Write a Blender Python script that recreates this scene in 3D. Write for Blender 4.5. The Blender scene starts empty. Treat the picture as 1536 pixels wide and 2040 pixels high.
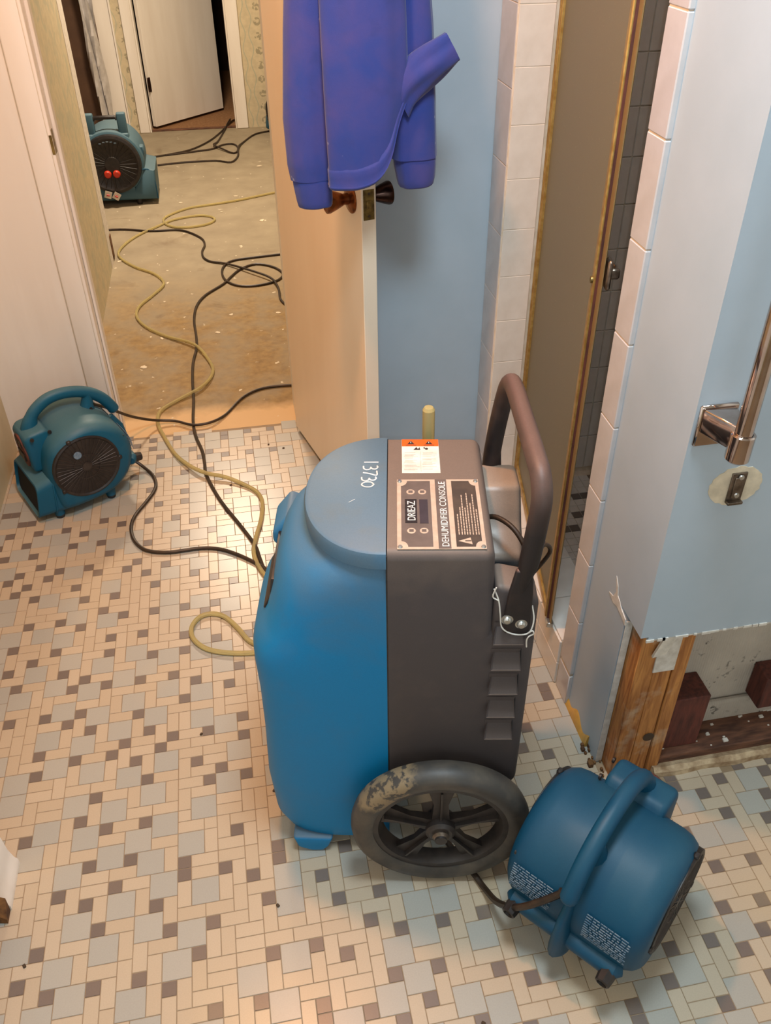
import bpy, bmesh, math, random
from mathutils import Matrix, Vector

I = 0.0254            # everything below is written in inches
C = bpy.context.scene.collection
PI = math.pi
random.seed(7)

# ------------------------------------------------------------ camera
cam_d = bpy.data.cameras.new('camera'); cam = bpy.data.objects.new('camera', cam_d); C.objects.link(cam)
right = Vector((0.981284, -0.192559, -0.00138)); down = Vector((-0.118096, -0.596129, -0.794156)); fwd = Vector((0.152099, 0.779456, -0.607713))
cam_pos = Vector((11.51856, -34.90447, 60.29537))
mw = Matrix((right, -down, -fwd)).transposed().to_4x4(); mw.translation = cam_pos * I
cam.matrix_world = mw
cam_d.sensor_width = 36; cam_d.lens = 1708.9526 * 36 / 2040
cam_d.shift_x = -(791.4254 - 768) / 2040; cam_d.shift_y = (1011.0525 - 1020) / 2040
cam_d.clip_start = 0.02
bpy.context.scene.camera = cam

# ------------------------------------------------------------ light and exposure
vs = bpy.context.scene.view_settings
vs.view_transform = 'Standard'; vs.look = 'None'; vs.exposure = 0.0; vs.gamma = 1.0; vs.use_curve_mapping = False
world = bpy.data.worlds.new('world'); bpy.context.scene.world = world; world.use_nodes = True
world.node_tree.nodes['Background'].inputs[0].default_value = (0.88, 0.97, 1.0, 1); world.node_tree.nodes['Background'].inputs[1].default_value = 1.2

def lamp(name, kind, loc, energy, col, size, rot=(0, 0, 0)):
    d = bpy.data.lights.new(name, kind); d.energy = energy; d.color = col
    if kind == 'AREA': d.shape = 'DISK'; d.size = size * I
    else: d.shadow_soft_size = size * I
    o = bpy.data.objects.new(name, d); C.objects.link(o); o.location = Vector(loc) * I; o.rotation_euler = rot
    return o
LAMP_POS = (8, 20, 92.2)
flash_pos = cam_pos + right * 0.45 + down * 0.55 + fwd * 0.3
lamp('phone_flash', 'POINT', flash_pos, 8.5, (0.84, 0.98, 1.05), 0.12)
lamp('bath_lamp', 'AREA', LAMP_POS, 23, (1.0, 0.44, 0.17), 5)
COOL_POS = (22, -6, 92.2)
lamp('cool_fill_light', 'AREA', COOL_POS, 27, (0.78, 0.95, 1.06), 18)  # unseen cool fill, added to brighten the far walls
lamp('hall_lamp', 'AREA', (6, 150, 90.4), 75, (1.0, 0.80, 0.60), 12)

# ------------------------------------------------------------ materials
def lin(c): return tuple(((x / 255) / 12.92 if x / 255 <= 0.04045 else ((x / 255 + 0.055) / 1.055) ** 2.4) for x in c) + (1,)
class N:
    """tiny node builder"""
    def __init__(s, name):
        s.m = bpy.data.materials.new(name); s.m.use_nodes = True; s.t = s.m.node_tree; s.p = s.t.nodes['Principled BSDF']
    def n(s, typ, **kw):
        x = s.t.nodes.new(typ)
        for k, v in kw.items(): setattr(x, k, v)
        return x
    def l(s, a, b): s.t.links.new(a, b)
    def put(s, sock, v):
        if hasattr(v, 'links') or hasattr(v, 'is_linked'): s.l(v, sock)
        else: sock.default_value = v
    def math(s, op, a, b=0.0, c=0.0, clamp=False):
        x = s.n('ShaderNodeMath', operation=op); x.use_clamp = clamp
        s.put(x.inputs[0], a); s.put(x.inputs[1], b); s.put(x.inputs[2], c); return x.outputs[0]
    def co(s, which='Object'): return s.n('ShaderNodeTexCoord').outputs[which]
    def xyz(s, v):
        x = s.n('ShaderNodeSeparateXYZ'); s.l(v, x.inputs[0]); return x.outputs
    def noise(s, scale, detail=3, vec=None, rough=0.55, dist=0.0):
        x = s.n('ShaderNodeTexNoise'); x.inputs['Scale'].default_value = scale; x.inputs['Detail'].default_value = detail
        x.inputs['Roughness'].default_value = rough; x.inputs['Distortion'].default_value = dist
        s.l(vec if vec is not None else s.co(), x.inputs['Vector']); return x.outputs[0]
    def ramp(s, f, a, b):
        x = s.n('ShaderNodeMapRange'); s.put(x.inputs[0], f); x.inputs[1].default_value = a; x.inputs[2].default_value = b; return x.outputs[0]
    def mix(s, f, a, b):
        x = s.n('ShaderNodeMix', data_type='RGBA'); s.put(x.inputs[0], f)
        s.put(x.inputs[6], a); s.put(x.inputs[7], b); return x.outputs[2]
    def scalev(s, v, k):
        x = s.n('ShaderNodeVectorMath', operation='MULTIPLY'); s.l(v, x.inputs[0]); x.inputs[1].default_value = k; return x.outputs[0]
    def col(s, v): s.put(s.p.inputs['Base Color'], v)
    def bump(s, h, strength=0.3, dist=0.002):
        x = s.n('ShaderNodeBump'); x.inputs['Strength'].default_value = strength; x.inputs['Distance'].default_value = dist
        s.l(h, x.inputs['Height']); s.l(x.outputs[0], s.p.inputs['Normal'])
    def set(s, rough=0.5, metal=0.0, spec=0.5, **kw):
        s.p.inputs['Roughness'].default_value = rough; s.p.inputs['Metallic'].default_value = metal; s.p.inputs['Specular IOR Level'].default_value = spec
        for k, v in kw.items(): s.p.inputs[k].default_value = v
        return s.m

def plain(name, c, rough=0.5, metal=0.0, c2=None, scale=40, spec=0.5, bump=0.0, bscale=200, stretch=None):
    """a base colour broken up by noise, optional fine bump"""
    b = N(name); c2 = c2 or tuple(x * 0.88 for x in c)
    v = b.co()
    if stretch: v = b.scalev(v, stretch)
    b.col(b.mix(b.ramp(b.noise(scale, 4, v), 0.35, 0.65), lin(c), lin(c2)))
    if bump: b.bump(b.noise(bscale, 3, v), bump, 0.001)
    return b.set(rough, metal, spec)

def dusty(name, base, dust, z0, z1, rough=0.55, top=0.75, grain=120):
    """moulded plastic with settled dust on upward faces and a dusty band between heights z0 and z1 (inches, local)"""
    b = N(name); v = b.co(); z = b.xyz(v)[2]
    nz = b.xyz(b.n('ShaderNodeNewGeometry').outputs['Normal'])[2]
    up = b.math('MULTIPLY', b.ramp(nz, 0.35, 0.95), top)
    big = b.ramp(b.noise(9, 3, v, dist=0.6), 0.3, 0.75)
    band = b.math('MULTIPLY', b.ramp(b.math('ADD', z, b.math('MULTIPLY', big, -4 * I)), z0 * I, z1 * I), 0.75)
    sp = b.math('MULTIPLY', b.ramp(b.noise(16, 5, v), 0.52, 0.8), 0.14)
    f = b.math('ADD', b.math('MAXIMUM', up, band), sp, clamp=True)
    g = b.ramp(b.noise(grain * 4, 2, v), 0.2, 0.8)
    c = b.mix(f, lin(base), lin(dust))
    b.col(b.mix(b.math('MULTIPLY', g, 0.16), c, lin(tuple(x * 0.55 for x in base))))
    b.bump(b.noise(grain * 5, 2, v), 0.12, 0.0006)
    return b.set(rough, 0, 0.35)

M = {}
M['white_paint'] = plain('white_paint', (236, 231, 222), 0.35, c2=(226, 219, 208), scale=9, bump=0.05, bscale=60, stretch=(1, 1, 0.15))
M['door_paint'] = plain('door_paint', (246, 230, 208), 0.38, c2=(240, 222, 198), scale=6, bump=0.04, bscale=40, stretch=(1, 1, 0.2))
M['blue_paint'] = plain('blue_paint', (176, 189, 200), 0.5, c2=(170, 184, 195), scale=7, bump=0.06, bscale=260)
M['cream_paint'] = plain('cream_paint', (214, 200, 165), 0.6, c2=(200, 186, 150), scale=8)
M['ceiling_paint'] = plain('ceiling_paint', (225, 220, 210), 0.8)
M['gypsum'] = plain('gypsum', (222, 216, 206), 0.9, c2=(200, 192, 180), scale=60, bump=0.3, bscale=120)
M['tile_white'] = plain('tile_white', (222, 214, 204), 0.14, c2=(214, 205, 194), scale=22, bump=0.10, bscale=45)
M['tile_trim'] = plain('tile_trim', (196, 192, 192), 0.16, c2=(188, 183, 182), scale=20, bump=0.06, bscale=45)
M['grout'] = plain('grout', (224, 208, 188), 0.9, c2=(205, 186, 160), scale=30)
M['floor_grout'] = plain('floor_grout', (150, 129, 102), 0.7, c2=(136, 115, 88), scale=20)
M['gold'] = plain('gold_anodised_metal', (186, 156, 92), 0.45, 0.55, c2=(160, 124, 62), scale=60)
M['brass'] = plain('worn_brass', (150, 128, 74), 0.42, 0.8, c2=(98, 82, 48), scale=80)
M['bronze'] = plain('bronze_knob', (150, 92, 52), 0.26, 0.85, c2=(112, 64, 36), scale=50)
M['dark_bronze'] = plain('dark_bronze_knob', (74, 52, 44), 0.24, 0.85, c2=(50, 34, 30), scale=50)
M['chrome'] = plain('chrome', (205, 190, 182), 0.09, 1.0, c2=(190, 172, 162), scale=30)
M['zinc'] = plain('zinc_screw', (200, 200, 195), 0.3, 0.9, scale=60)
M['grey_steel'] = plain('grey_steel', (140, 126, 112), 0.35, 0.8, c2=(92, 80, 70), scale=60)
M['black'] = plain('black_plastic', (26, 24, 24), 0.45, c2=(44, 38, 36), scale=60)
M['black_void'] = plain('black_interior', (10, 9, 9), 0.9)
M['cord'] = plain('black_cord_rubber', (34, 26, 20), 0.45, c2=(58, 42, 28), scale=40)
M['red'] = plain('red_plastic', (205, 58, 36), 0.4)
M['paper'] = plain('white_paper_tag', (232, 224, 210), 0.7)
M['orange'] = plain('orange_print', (240, 96, 24), 0.5, c2=(236, 90, 22))
M['ink'] = plain('black_ink', (40, 32, 30), 0.6)
M['ink_grey'] = plain('grey_print', (150, 140, 132), 0.6)
M['white_ink'] = plain('white_marker', (228, 226, 222), 0.6)
M['pale_print'] = plain('pale_print', (196, 172, 152), 0.55, c2=(180, 156, 136), scale=70)
M['faded_print'] = plain('faded_label_print', (128, 142, 154), 0.7, c2=(70, 104, 130), scale=160)
M['dirty_trim'] = plain('dirty_trim', (196, 172, 138), 0.85, c2=(136, 108, 78), scale=40, bump=0.5, bscale=80)
M['panel_grey'] = plain('panel_grey', (104, 90, 84), 0.5, c2=(92, 80, 74), scale=40)
M['panel_dark'] = plain('panel_dark', (62, 52, 46), 0.5, c2=(80, 66, 56), scale=30)
M['display'] = plain('display_window', (66, 56, 60), 0.25)
M['label_black'] = plain('label_black', (40, 33, 33), 0.4)
M['string'] = plain('white_string', (226, 222, 214), 0.9)
M['tape'] = plain('gold_foil', (196, 150, 70), 0.5)
M['plastic_sheet'] = plain('plastic_sheet', (205, 202, 200), 0.35, c2=(180, 176, 172), scale=20)
M['dark_wood'] = plain('dark_red_wood', (104, 52, 40), 0.75, c2=(70, 36, 28), scale=18, bump=0.2, stretch=(6, 6, 1))
M['plate_wood'] = plain('bottom_plate_wood', (120, 80, 58), 0.85, c2=(72, 46, 34), scale=16, bump=0.3, bscale=60, stretch=(1, 5, 5))
M['torn'] = plain('torn_board_edge', (122, 84, 44), 0.9, c2=(66, 40, 22), scale=50, bump=0.4)
M['brown_wall'] = plain('brown_panelling', (92, 66, 46), 0.6, c2=(78, 54, 38), scale=10)
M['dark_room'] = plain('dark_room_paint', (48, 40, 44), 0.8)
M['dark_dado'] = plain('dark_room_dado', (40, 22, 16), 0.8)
M['carpet'] = plain('orange_brown_carpet', (150, 112, 76), 0.95, c2=(130, 92, 58), scale=60, bump=0.3)
M['flake'] = plain('paint_flake', (226, 212, 186), 0.8)
M['dirt'] = plain('dirt_crumb', (74, 58, 42), 0.9)

def tile_mat(name, a, b2, rough=0.3):
    b = N(name)
    r1 = b.n('ShaderNodeObjectInfo').outputs['Random']; r2 = b.n('ShaderNodeNewGeometry').outputs['Random Per Island']
    r = b.math('FRACT', b.math('ADD', r1, r2))
    c = b.mix(r, lin(a), lin(b2))
    g = b.ramp(b.noise(5, 4, b.co('Generated') if False else b.co()), 0.45, 0.75)
    geo = b.n('ShaderNodeNewGeometry').outputs['Position']
    st = b.ramp(b.noise(2.2, 4, geo, dist=0.8), 0.55, 0.78)
    c = b.mix(b.math('MULTIPLY', st, 0.28), c, lin((206, 178, 128)))
    fine = b.ramp(b.noise(420, 2, geo), 0.35, 0.65)
    b.col(b.mix(b.math('MULTIPLY', fine, 0.10), c, lin(tuple(x * 0.7 for x in a))))
    b.bump(b.noise(300, 2, geo), 0.08, 0.0004)
    return b.set(rough)
M['tile_blue'] = tile_mat('vinyl_pale_blue_grey', (170, 166, 155), (163, 161, 152))
M['tile_cream'] = tile_mat('vinyl_cream', (188, 172, 149), (182, 165, 141))
M['tile_dark'] = tile_mat('vinyl_dark_grey', (110, 99, 92), (118, 105, 96))

def concrete():
    b = N('bare_concrete_floor'); geo = b.n('ShaderNodeNewGeometry').outputs['Position']
    x, y, z = b.xyz(geo)
    n1 = b.noise(1.6, 5, geo, dist=0.7); n2 = b.noise(7, 5, geo); n3 = b.noise(34, 4, geo)
    yy = b.math('ADD', y, b.math('MULTIPLY', b.math('SUBTRACT', n1, 0.5), 36 * I))
    base = b.mix(b.ramp(n2, 0.3, 0.7), lin((140, 128, 106)), lin((158, 146, 122)))
    glue = b.mix(b.ramp(n3, 0.3, 0.7), lin((156, 128, 80)), lin((128, 102, 62)))
    near = b.math('SUBTRACT', 1.0, b.ramp(yy, 96 * I, 122 * I))
    c = b.mix(b.math('MULTIPLY', near, b.ramp(n2, 0.25, 0.6)), base, glue)
    strip = b.math('SUBTRACT', 1.0, b.ramp(b.math('ADD', y, b.math('MULTIPLY', b.math('SUBTRACT', n2, 0.5), 6 * I)), 67.5 * I, 70 * I))
    c = b.mix(strip, c, lin((206, 172, 126)))
    spot = b.ramp(b.noise(26, 2, geo), 0.70, 0.74)
    c = b.mix(spot, c, lin((214, 202, 178)))
    dk = b.ramp(b.noise(4.5, 5, geo, dist=1.2), 0.60, 0.75)
    b.col(b.mix(b.math('MULTIPLY', dk, 0.5), c, lin((96, 72, 44))))
    b.bump(n3, 0.35, 0.002)
    return b.set(0.75)
M['concrete'] = concrete()

def wallpaper(name, motif):
    b = N(name); geo = b.n('ShaderNodeNewGeometry').outputs['Position']
    x, y, z = b.xyz(geo)
    c = b.mix(b.ramp(b.noise(30, 4, geo), 0.35, 0.65), lin((206, 192, 160)), lin((192, 180, 150)))
    if motif:
        u = b.math('ADD', x, 40 * I)
        px = b.math('SUBTRACT', b.math('MODULO', u, 5.6 * I), 2.8 * I)
        wav = b.math('MULTIPLY', b.math('SINE', b.math('MULTIPLY', z, 2 * PI / (7 * I))), 0.45 * I)
        ln = b.math('LESS_THAN', b.math('ABSOLUTE', b.math('SUBTRACT', b.math('ABSOLUTE', px), b.math('ADD', 1.9 * I, wav))), 0.13 * I)
        pz = b.math('SUBTRACT', b.math('MODULO', z, 3.4 * I), 1.7 * I)
        d = b.math('SQRT', b.math('ADD', b.math('MULTIPLY', px, px), b.math('MULTIPLY', pz, pz)))
        fl = b.math('MULTIPLY', b.math('LESS_THAN', d, 0.95 * I), b.ramp(b.noise(60, 2, geo), 0.46, 0.52))
        c = b.mix(b.math('MULTIPLY', ln, 0.55), c, lin((150, 164, 150)))
        c = b.mix(b.math('MULTIPLY', fl, 0.7), c, lin((134, 128, 104)))
    else:
        m = b.ramp(b.noise(14, 4, geo, dist=0.8), 0.48, 0.62)
        c = b.mix(b.math('MULTIPLY', m, 0.55), c, lin((170, 172, 150)))
    b.col(c); return b.set(0.7)
M['wallpaper'] = wallpaper('floral_wallpaper', True)
M['wallpaper_mottled'] = wallpaper('mottled_wallpaper', False)

def stud_wood():
    b = N('wet_stud_wood'); v = b.scalev(b.co(), (1, 1, 0.08))
    g = b.noise(90, 4, v, dist=1.0)
    c = b.mix(b.ramp(g, 0.35, 0.65), lin((196, 134, 70)), lin((140, 82, 36)))
    p = b.ramp(b.noise(14, 4), 0.56, 0.68)
    c = b.mix(b.math('MULTIPLY', p, 0.5), c, lin((196, 178, 150)))
    d = b.ramp(b.noise(10, 4, dist=1.0), 0.60, 0.75)
    b.col(b.mix(b.math('MULTIPLY', d, 0.7), c, lin((96, 52, 26))))
    b.bump(g, 0.2, 0.001); return b.set(0.6)
M['stud_wood'] = stud_wood()

def cavity_board():
    b = N('mouldy_cavity_board'); v = b.co()
    c = b.mix(b.ramp(b.noise(8, 4), 0.35, 0.7), lin((196, 186, 172)), lin((168, 158, 146)))
    s = b.math('MULTIPLY', b.ramp(b.noise(60, 3), 0.60, 0.68), b.ramp(b.noise(10, 3), 0.48, 0.62))
    c = b.mix(s, c, lin((58, 56, 52)))
    b.col(c)
    x, y, z = b.xyz(v)
    rib = b.math('SINE', b.math('MULTIPLY', x, 2 * PI / (0.22 * I)))
    b.bump(b.math('ADD', b.math('MULTIPLY', rib, 0.3), b.noise(50, 3)), 0.35, 0.0015)
    return b.set(0.9)
M['cavity_board'] = cavity_board()

def glass(name, col, rough, trans, alpha=1.0):
    b = N(name); b.bump(b.noise(260, 3), 0.25, 0.001)
    sp = b.ramp(b.noise(240, 1), 0.74, 0.78)
    b.col(b.mix(sp, lin(col), lin((190, 176, 140))))
    return b.set(rough, 0, 0.5, **{'Transmission Weight': trans, 'IOR': 1.2, 'Alpha': alpha})
M['obscure_glass'] = glass('amber_obscure_glass', (156, 150, 126), 0.45, 0.5)
M['seal'] = glass('brown_translucent_seal', (186, 160, 110), 0.3, 0.6)
M['hose'] = glass('yellowed_clear_hose', (214, 200, 144), 0.3, 0.55)
M['hose_grey'] = M['hose']

M['unit_blue'] = dusty('blue_moulded_plastic', (0, 124, 180), (100, 110, 112), 20.5, 28.5, 0.5, 0.80)
M['unit_grey'] = dusty('grey_moulded_plastic', (76, 69, 69), (132, 113, 99), 24, 34, 0.55, 0.72)
M['fan_blue'] = dusty('teal_blue_moulded_plastic', (2, 70, 100), (62, 98, 110), 30, 60, 0.5, 0.28)
M['fan_teal_lit'] = dusty('dusty_warm_lit_teal_plastic', (8, 84, 112), (96, 130, 134), 30, 60, 0.5, 0.55)  # left air mover's copy: warm lamplight put into the colour, plus some dust
M['fan_grey'] = dusty('grey_teal_moulded_plastic', (66, 100, 116), (120, 138, 140), 30, 60, 0.55, 0.35)
M['handle_tube'] = dusty('dusty_black_tube', (40, 34, 34), (126, 96, 84), 29.5, 37, 0.5, 0.65, 90)
M['hump'] = dusty('dusty_dark_housing', (44, 46, 50), (176, 156, 138), 24.5, 30, 0.35, 0.8)
def tire():
    b = N('scuffed_rubber_tyre'); v = b.co()
    c = b.mix(b.ramp(b.noise(26, 4), 0.4, 0.7), lin((62, 58, 54)), lin((86, 78, 68)))
    x, y, z = b.xyz(v)
    n = b.noise(30, 4)
    m = b.math('MULTIPLY', b.ramp(b.math('ADD', x, b.math('MULTIPLY', b.math('SUBTRACT', n, 0.5), 2.5 * I)), 1.6 * I, 2.2 * I), b.ramp(b.math('ADD', z, b.math('MULTIPLY', b.math('SUBTRACT', n, 0.5), 3 * I)), 2.4 * I, 3.2 * I))
    m = b.math('MULTIPLY', m, b.ramp(b.noise(70, 4), 0.42, 0.5))
    b.col(b.mix(m, c, lin((136, 116, 88)))); b.bump(b.noise(160, 3), 0.2, 0.001); return b.set(0.5)
M['tyre'] = tire()
M['rim'] = plain('black_wheel_rim', (40, 35, 33), 0.45, c2=(58, 50, 46), scale=40)
def fleece():
    b = N('blue_violet_fleece'); v = b.co()
    c = b.mix(b.ramp(b.noise(11, 4, v, dist=0.5), 0.35, 0.68), lin((44, 64, 138)), lin((68, 68, 134)))
    c = b.mix(b.math('MULTIPLY', b.ramp(b.noise(16, 3, v), 0.60, 0.72), 0.5), c, lin((50, 60, 122)))
    c = b.mix(b.math('MULTIPLY', b.ramp(b.noise(38, 2, v), 0.74, 0.80), 0.6), c, lin((170, 172, 196)))
    b.col(c); b.bump(b.noise(420, 3, v), 0.35, 0.001)
    return b.set(0.9, 0, 0.2, **{'Sheen Weight': 0.25})
M['fleece'] = fleece()

# ------------------------------------------------------------ mesh helpers
class MB:
    def __init__(s): s.bm = bmesh.new()
    def _join(s, b2):
        me = bpy.data.meshes.new('tmp'); b2.to_mesh(me); b2.free(); s.bm.from_mesh(me); bpy.data.meshes.remove(me)
    def box(s, x0, x1, y0, y1, z0, z1, bev=0.0, seg=1):
        b = bmesh.new(); bmesh.ops.create_cube(b, size=1)
        for v in b.verts: v.co = Vector(((x0 + x1) / 2 + v.co.x * (x1 - x0), (y0 + y1) / 2 + v.co.y * (y1 - y0), (z0 + z1) / 2 + v.co.z * (z1 - z0)))
        if bev: bmesh.ops.bevel(b, geom=b.edges[:], offset=bev, segments=seg, profile=0.5, affect='EDGES')
        s._join(b); return s
    def prism(s, poly, f, a0, a1, bev=0.0, seg=2, only=None):
        """poly of 2-D points; f(p, a) -> 3-D"""
        b = bmesh.new()
        lo = [b.verts.new(f(p, a0)) for p in poly]; hi = [b.verts.new(f(p, a1)) for p in poly]
        b.faces.new(lo); b.faces.new(hi[::-1]); n = len(poly)
        for i in range(n): b.faces.new((lo[i], hi[i], hi[(i + 1) % n], lo[(i + 1) % n]))
        bmesh.ops.recalc_face_normals(b, faces=b.faces[:])
        if bev:
            es = [e for e in b.edges if only is None or only(e)]
            bmesh.ops.bevel(b, geom=es, offset=bev, segments=seg, profile=0.5, affect='EDGES', clamp_overlap=True)
        s._join(b); return s
    def loft(s, rings, cap0=True, cap1=True, closed=True):
        b = bmesh.new(); R = [[b.verts.new(p) for p in r] for r in rings]; n = len(rings[0])
        for a, c in zip(R, R[1:]):
            for i in range(n if closed else n - 1):
                j = (i + 1) % n; b.faces.new((a[i], a[j], c[j], c[i]))
        if cap0: b.faces.new(R[0][::-1])
        if cap1: b.faces.new(R[-1])
        bmesh.ops.recalc_face_normals(b, faces=b.faces[:])
        s._join(b); return s
    def tube(s, pts, r, n=8, cap=True, flat=None):
        pts = [Vector(p) for p in pts]; rs = r if isinstance(r, (list, tuple)) else [r] * len(pts)
        rings = []; up = None
        for i, p in enumerate(pts):
            t = (pts[min(i + 1, len(pts) - 1)] - pts[max(i - 1, 0)]).normalized()
            if up is None: up = Vector((0, 0, 1)) if abs(t.z) < 0.9 else Vector((0, 1, 0))
            up = (up - t * up.dot(t)).normalized(); sd = t.cross(up)
            fa = flat[i] if flat else (1, 1)
            rings.append([p + (up * math.cos(2 * PI * k / n) * fa[0] + sd * math.sin(2 * PI * k / n) * fa[1]) * rs[i] for k in range(n)])
        return s.loft(rings, cap, cap)
    def lathe(s, prof, o, ax, n=32, closed=False):
        """prof: (radius, height) pairs turned about axis ax through o"""
        ax = Vector(ax).normalized(); o = Vector(o); e1 = ax.orthogonal().normalized(); e2 = ax.cross(e1)
        b = bmesh.new(); rows = []
        for r, h in prof:
            if r < 1e-6: rows.append([b.verts.new(o + ax * h)])
            else: rows.append([b.verts.new(o + ax * h + (e1 * math.cos(2 * PI * k / n) + e2 * math.sin(2 * PI * k / n)) * r) for k in range(n)])
        prs = list(zip(rows, rows[1:]))
        if closed: prs.append((rows[-1], rows[0]))
        for a, c in prs:
            for k in range(n):
                j = (k + 1) % n
                if len(a) == 1 and len(c) == 1: continue
                if len(a) == 1: b.faces.new((a[0], c[j], c[k]))
                elif len(c) == 1: b.faces.new((a[k], a[j], c[0]))
                else: b.faces.new((a[k], a[j], c[j], c[k]))
        bmesh.ops.recalc_face_normals(b, faces=b.faces[:]); s._join(b); return s
    def poly(s, pts):
        vs = [s.bm.verts.new(p) for p in pts]; s.bm.faces.new(vs); return s
    def mesh(s, name, mat, smooth=True, ang=40):
        me = bpy.data.meshes.new(name); bmesh.ops.scale(s.bm, vec=(I, I, I), verts=s.bm.verts[:]); s.bm.to_mesh(me); s.bm.free()
        for m in (mat if isinstance(mat, (list, tuple)) else [mat]): me.materials.append(M[m])
        if smooth:
            me.shade_smooth(); me.set_sharp_from_angle(angle=math.radians(ang))
        return me
    def build(s, name, mat, parent=None, smooth=True, ang=40):
        return put(name, s.mesh(name, mat, smooth, ang), parent)

def put(name, me, parent=None, loc=None):
    o = bpy.data.objects.new(name, me); C.objects.link(o)
    if parent: o.parent = parent
    if loc is not None: o.location = Vector(loc) * I
    return o
def tag(o, label=None, cat=None, group=None, kind=None):
    if label: o['label'] = label
    if cat: o['category'] = cat
    if group: o['group'] = group
    if kind: o['kind'] = kind
    return o
def thing(name, label, cat, loc=(0, 0, 0), rotz=0.0, group=None, rot=None):
    o = bpy.data.objects.new(name, None); C.objects.link(o); o.empty_display_size = 0.05
    o.location = Vector(loc) * I; o.rotation_euler = rot if rot else (0, 0, rotz)
    return tag(o, label, cat, group)
def struct(o): o['kind'] = 'structure'; return o
def copy_tree(o, parent=None):
    c = o.copy(); C.objects.link(c)
    if parent: c.parent = parent
    for ch in list(o.children): copy_tree(ch, c)
    return c
def smooth_path(pts, k=4):
    """Catmull-Rom through the points"""
    P = [Vector(p) for p in pts]; P = [P[0] * 2 - P[1]] + P + [P[-1] * 2 - P[-2]]; out = []
    for i in range(1, len(P) - 2):
        a, b, c, d = P[i - 1:i + 3]
        for j in range(k):
            t = j / k
            out.append(0.5 * (2 * b + (c - a) * t + (2 * a - 5 * b + 4 * c - d) * t * t + (3 * b - a - 3 * c + d) * t ** 3))
    out.append(P[-2]); return out
_tc = {}
def text_mb(mb, s, o, run, up, size, width=None, thick=0.02):
    """flat lettering: o = start of the baseline, run / up unit vectors, size = cap height, width = total length"""
    cu = bpy.data.curves.new('t', 'FONT'); cu.body = s; cu.size = 1; cu.extrude = 0.01
    ob = bpy.data.objects.new('t', cu); C.objects.link(ob)
    dg = bpy.context.evaluated_depsgraph_get(); me = bpy.data.meshes.new_from_object(ob.evaluated_get(dg))
    bpy.data.objects.remove(ob); bpy.data.curves.remove(cu)
    xs = [v.co.x for v in me.vertices]; ys = [v.co.y for v in me.vertices]; x0, x1, y0, y1 = min(xs), max(xs), min(ys), max(ys)
    run = Vector(run).normalized(); up = Vector(up).normalized(); nn = run.cross(up); o = Vector(o)
    kx = (width / (x1 - x0)) if width else size / (y1 - y0); ky = size / (y1 - y0)
    for v in me.vertices:
        x, y, z = v.co; v.co = o + run * (x - x0) * kx + up * (y - y0) * ky + nn * (thick if z > 0 else 0)
    mb.bm.from_mesh(me); bpy.data.meshes.remove(me); return mb
# ------------------------------------------------------------ large structure
def slab(name, mat, *boxes, bev=0.0, parent=None):
    mb = MB()
    for bx in boxes: mb.box(*bx, bev=bev)
    o = mb.build(name, mat, parent, smooth=False)
    return o if parent else struct(o)

floor_bath = slab('floor', 'floor_grout', (-18.3, 76, -150, 63.5, -1.2, -0.035))
slab('floor', 'concrete', (-60, 62, 63.5, 221, -1.2, -0.02))
slab('floor', 'carpet', (-60, 62, 221, 300, -1.2, 0.0))
slab('ceiling', 'ceiling_paint', (-62, 76, -152, 302, 96, 98))
slab('wall_left', 'cream_paint', (-19.3, -18.3, -150, 63.5, 0, 96))
slab('wall_right', 'white_paint', (75, 76, -150, 63.5, 0, 96))
# doorway wall, hall and the room beyond
slab('wall_back', 'white_paint', (-18.3, -6.3, 63.5, 68.5, 0, 96), (17.9, 26, 63.5, 68.5, 0, 96), (-6.3, 17.9, 63.5, 68.5, 81, 96))
slab('wall_back', 'blue_paint', (23.6, 36, 43.95, 63.5, 0, 96))
hall_l = slab('wall_left', 'wallpaper_mottled', (-18.3, -10.5, 68.5, 128, 0, 96))
slab('wall_left', 'brown_wall', (-61, -60, 63.5, 300, 0, 96))
slab('wall_right', 'wallpaper_mottled', (60, 61, 68.5, 300, 0, 96))
slab('wall_front', 'wallpaper_mottled', (26, 60, 67.5, 68.5, 0, 96), (-60, -18.3, 67.5, 68.5, 0, 96))
slab('wall_back', 'wallpaper', (-11.8, -9.2, 219, 223, 0, 96), (19.6, 60, 219, 223, 0, 96), (-9.2, 19.6, 219, 223, 82, 96))
slab('wall_back', 'brown_wall', (-60, -15.6, 219, 223, 0, 96))
slab('wall_back', 'white_paint', (-15.6, -11.8, 219.3, 223, 0, 96))
slab('wall_back', 'dark_room', (-60, 62, 299, 300, 0, 96))
slab('wall_back', 'dark_dado', (-60, 62, 298.4, 299, 0, 20), (-60, 62, 297.8, 298.4, 19, 20.5))
# shower shell
slab('wall_right', 'white_paint', (72, 73, 8, 44, 0, 96))
slab('wall_front', 'white_paint', (40.3, 72, 8, 9.2, 0, 96))
far_shower = slab('wall_back', 'grout', (40.3, 72, 44, 46, 0, 96))
shower_floor = slab('floor', 'grout', (40.3, 72, 9.2, 44, -1, 1.0))
column = slab('wall_right', 'grout', (36.08, 40.3, 39.78, 43.95, 0, 96))
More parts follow.
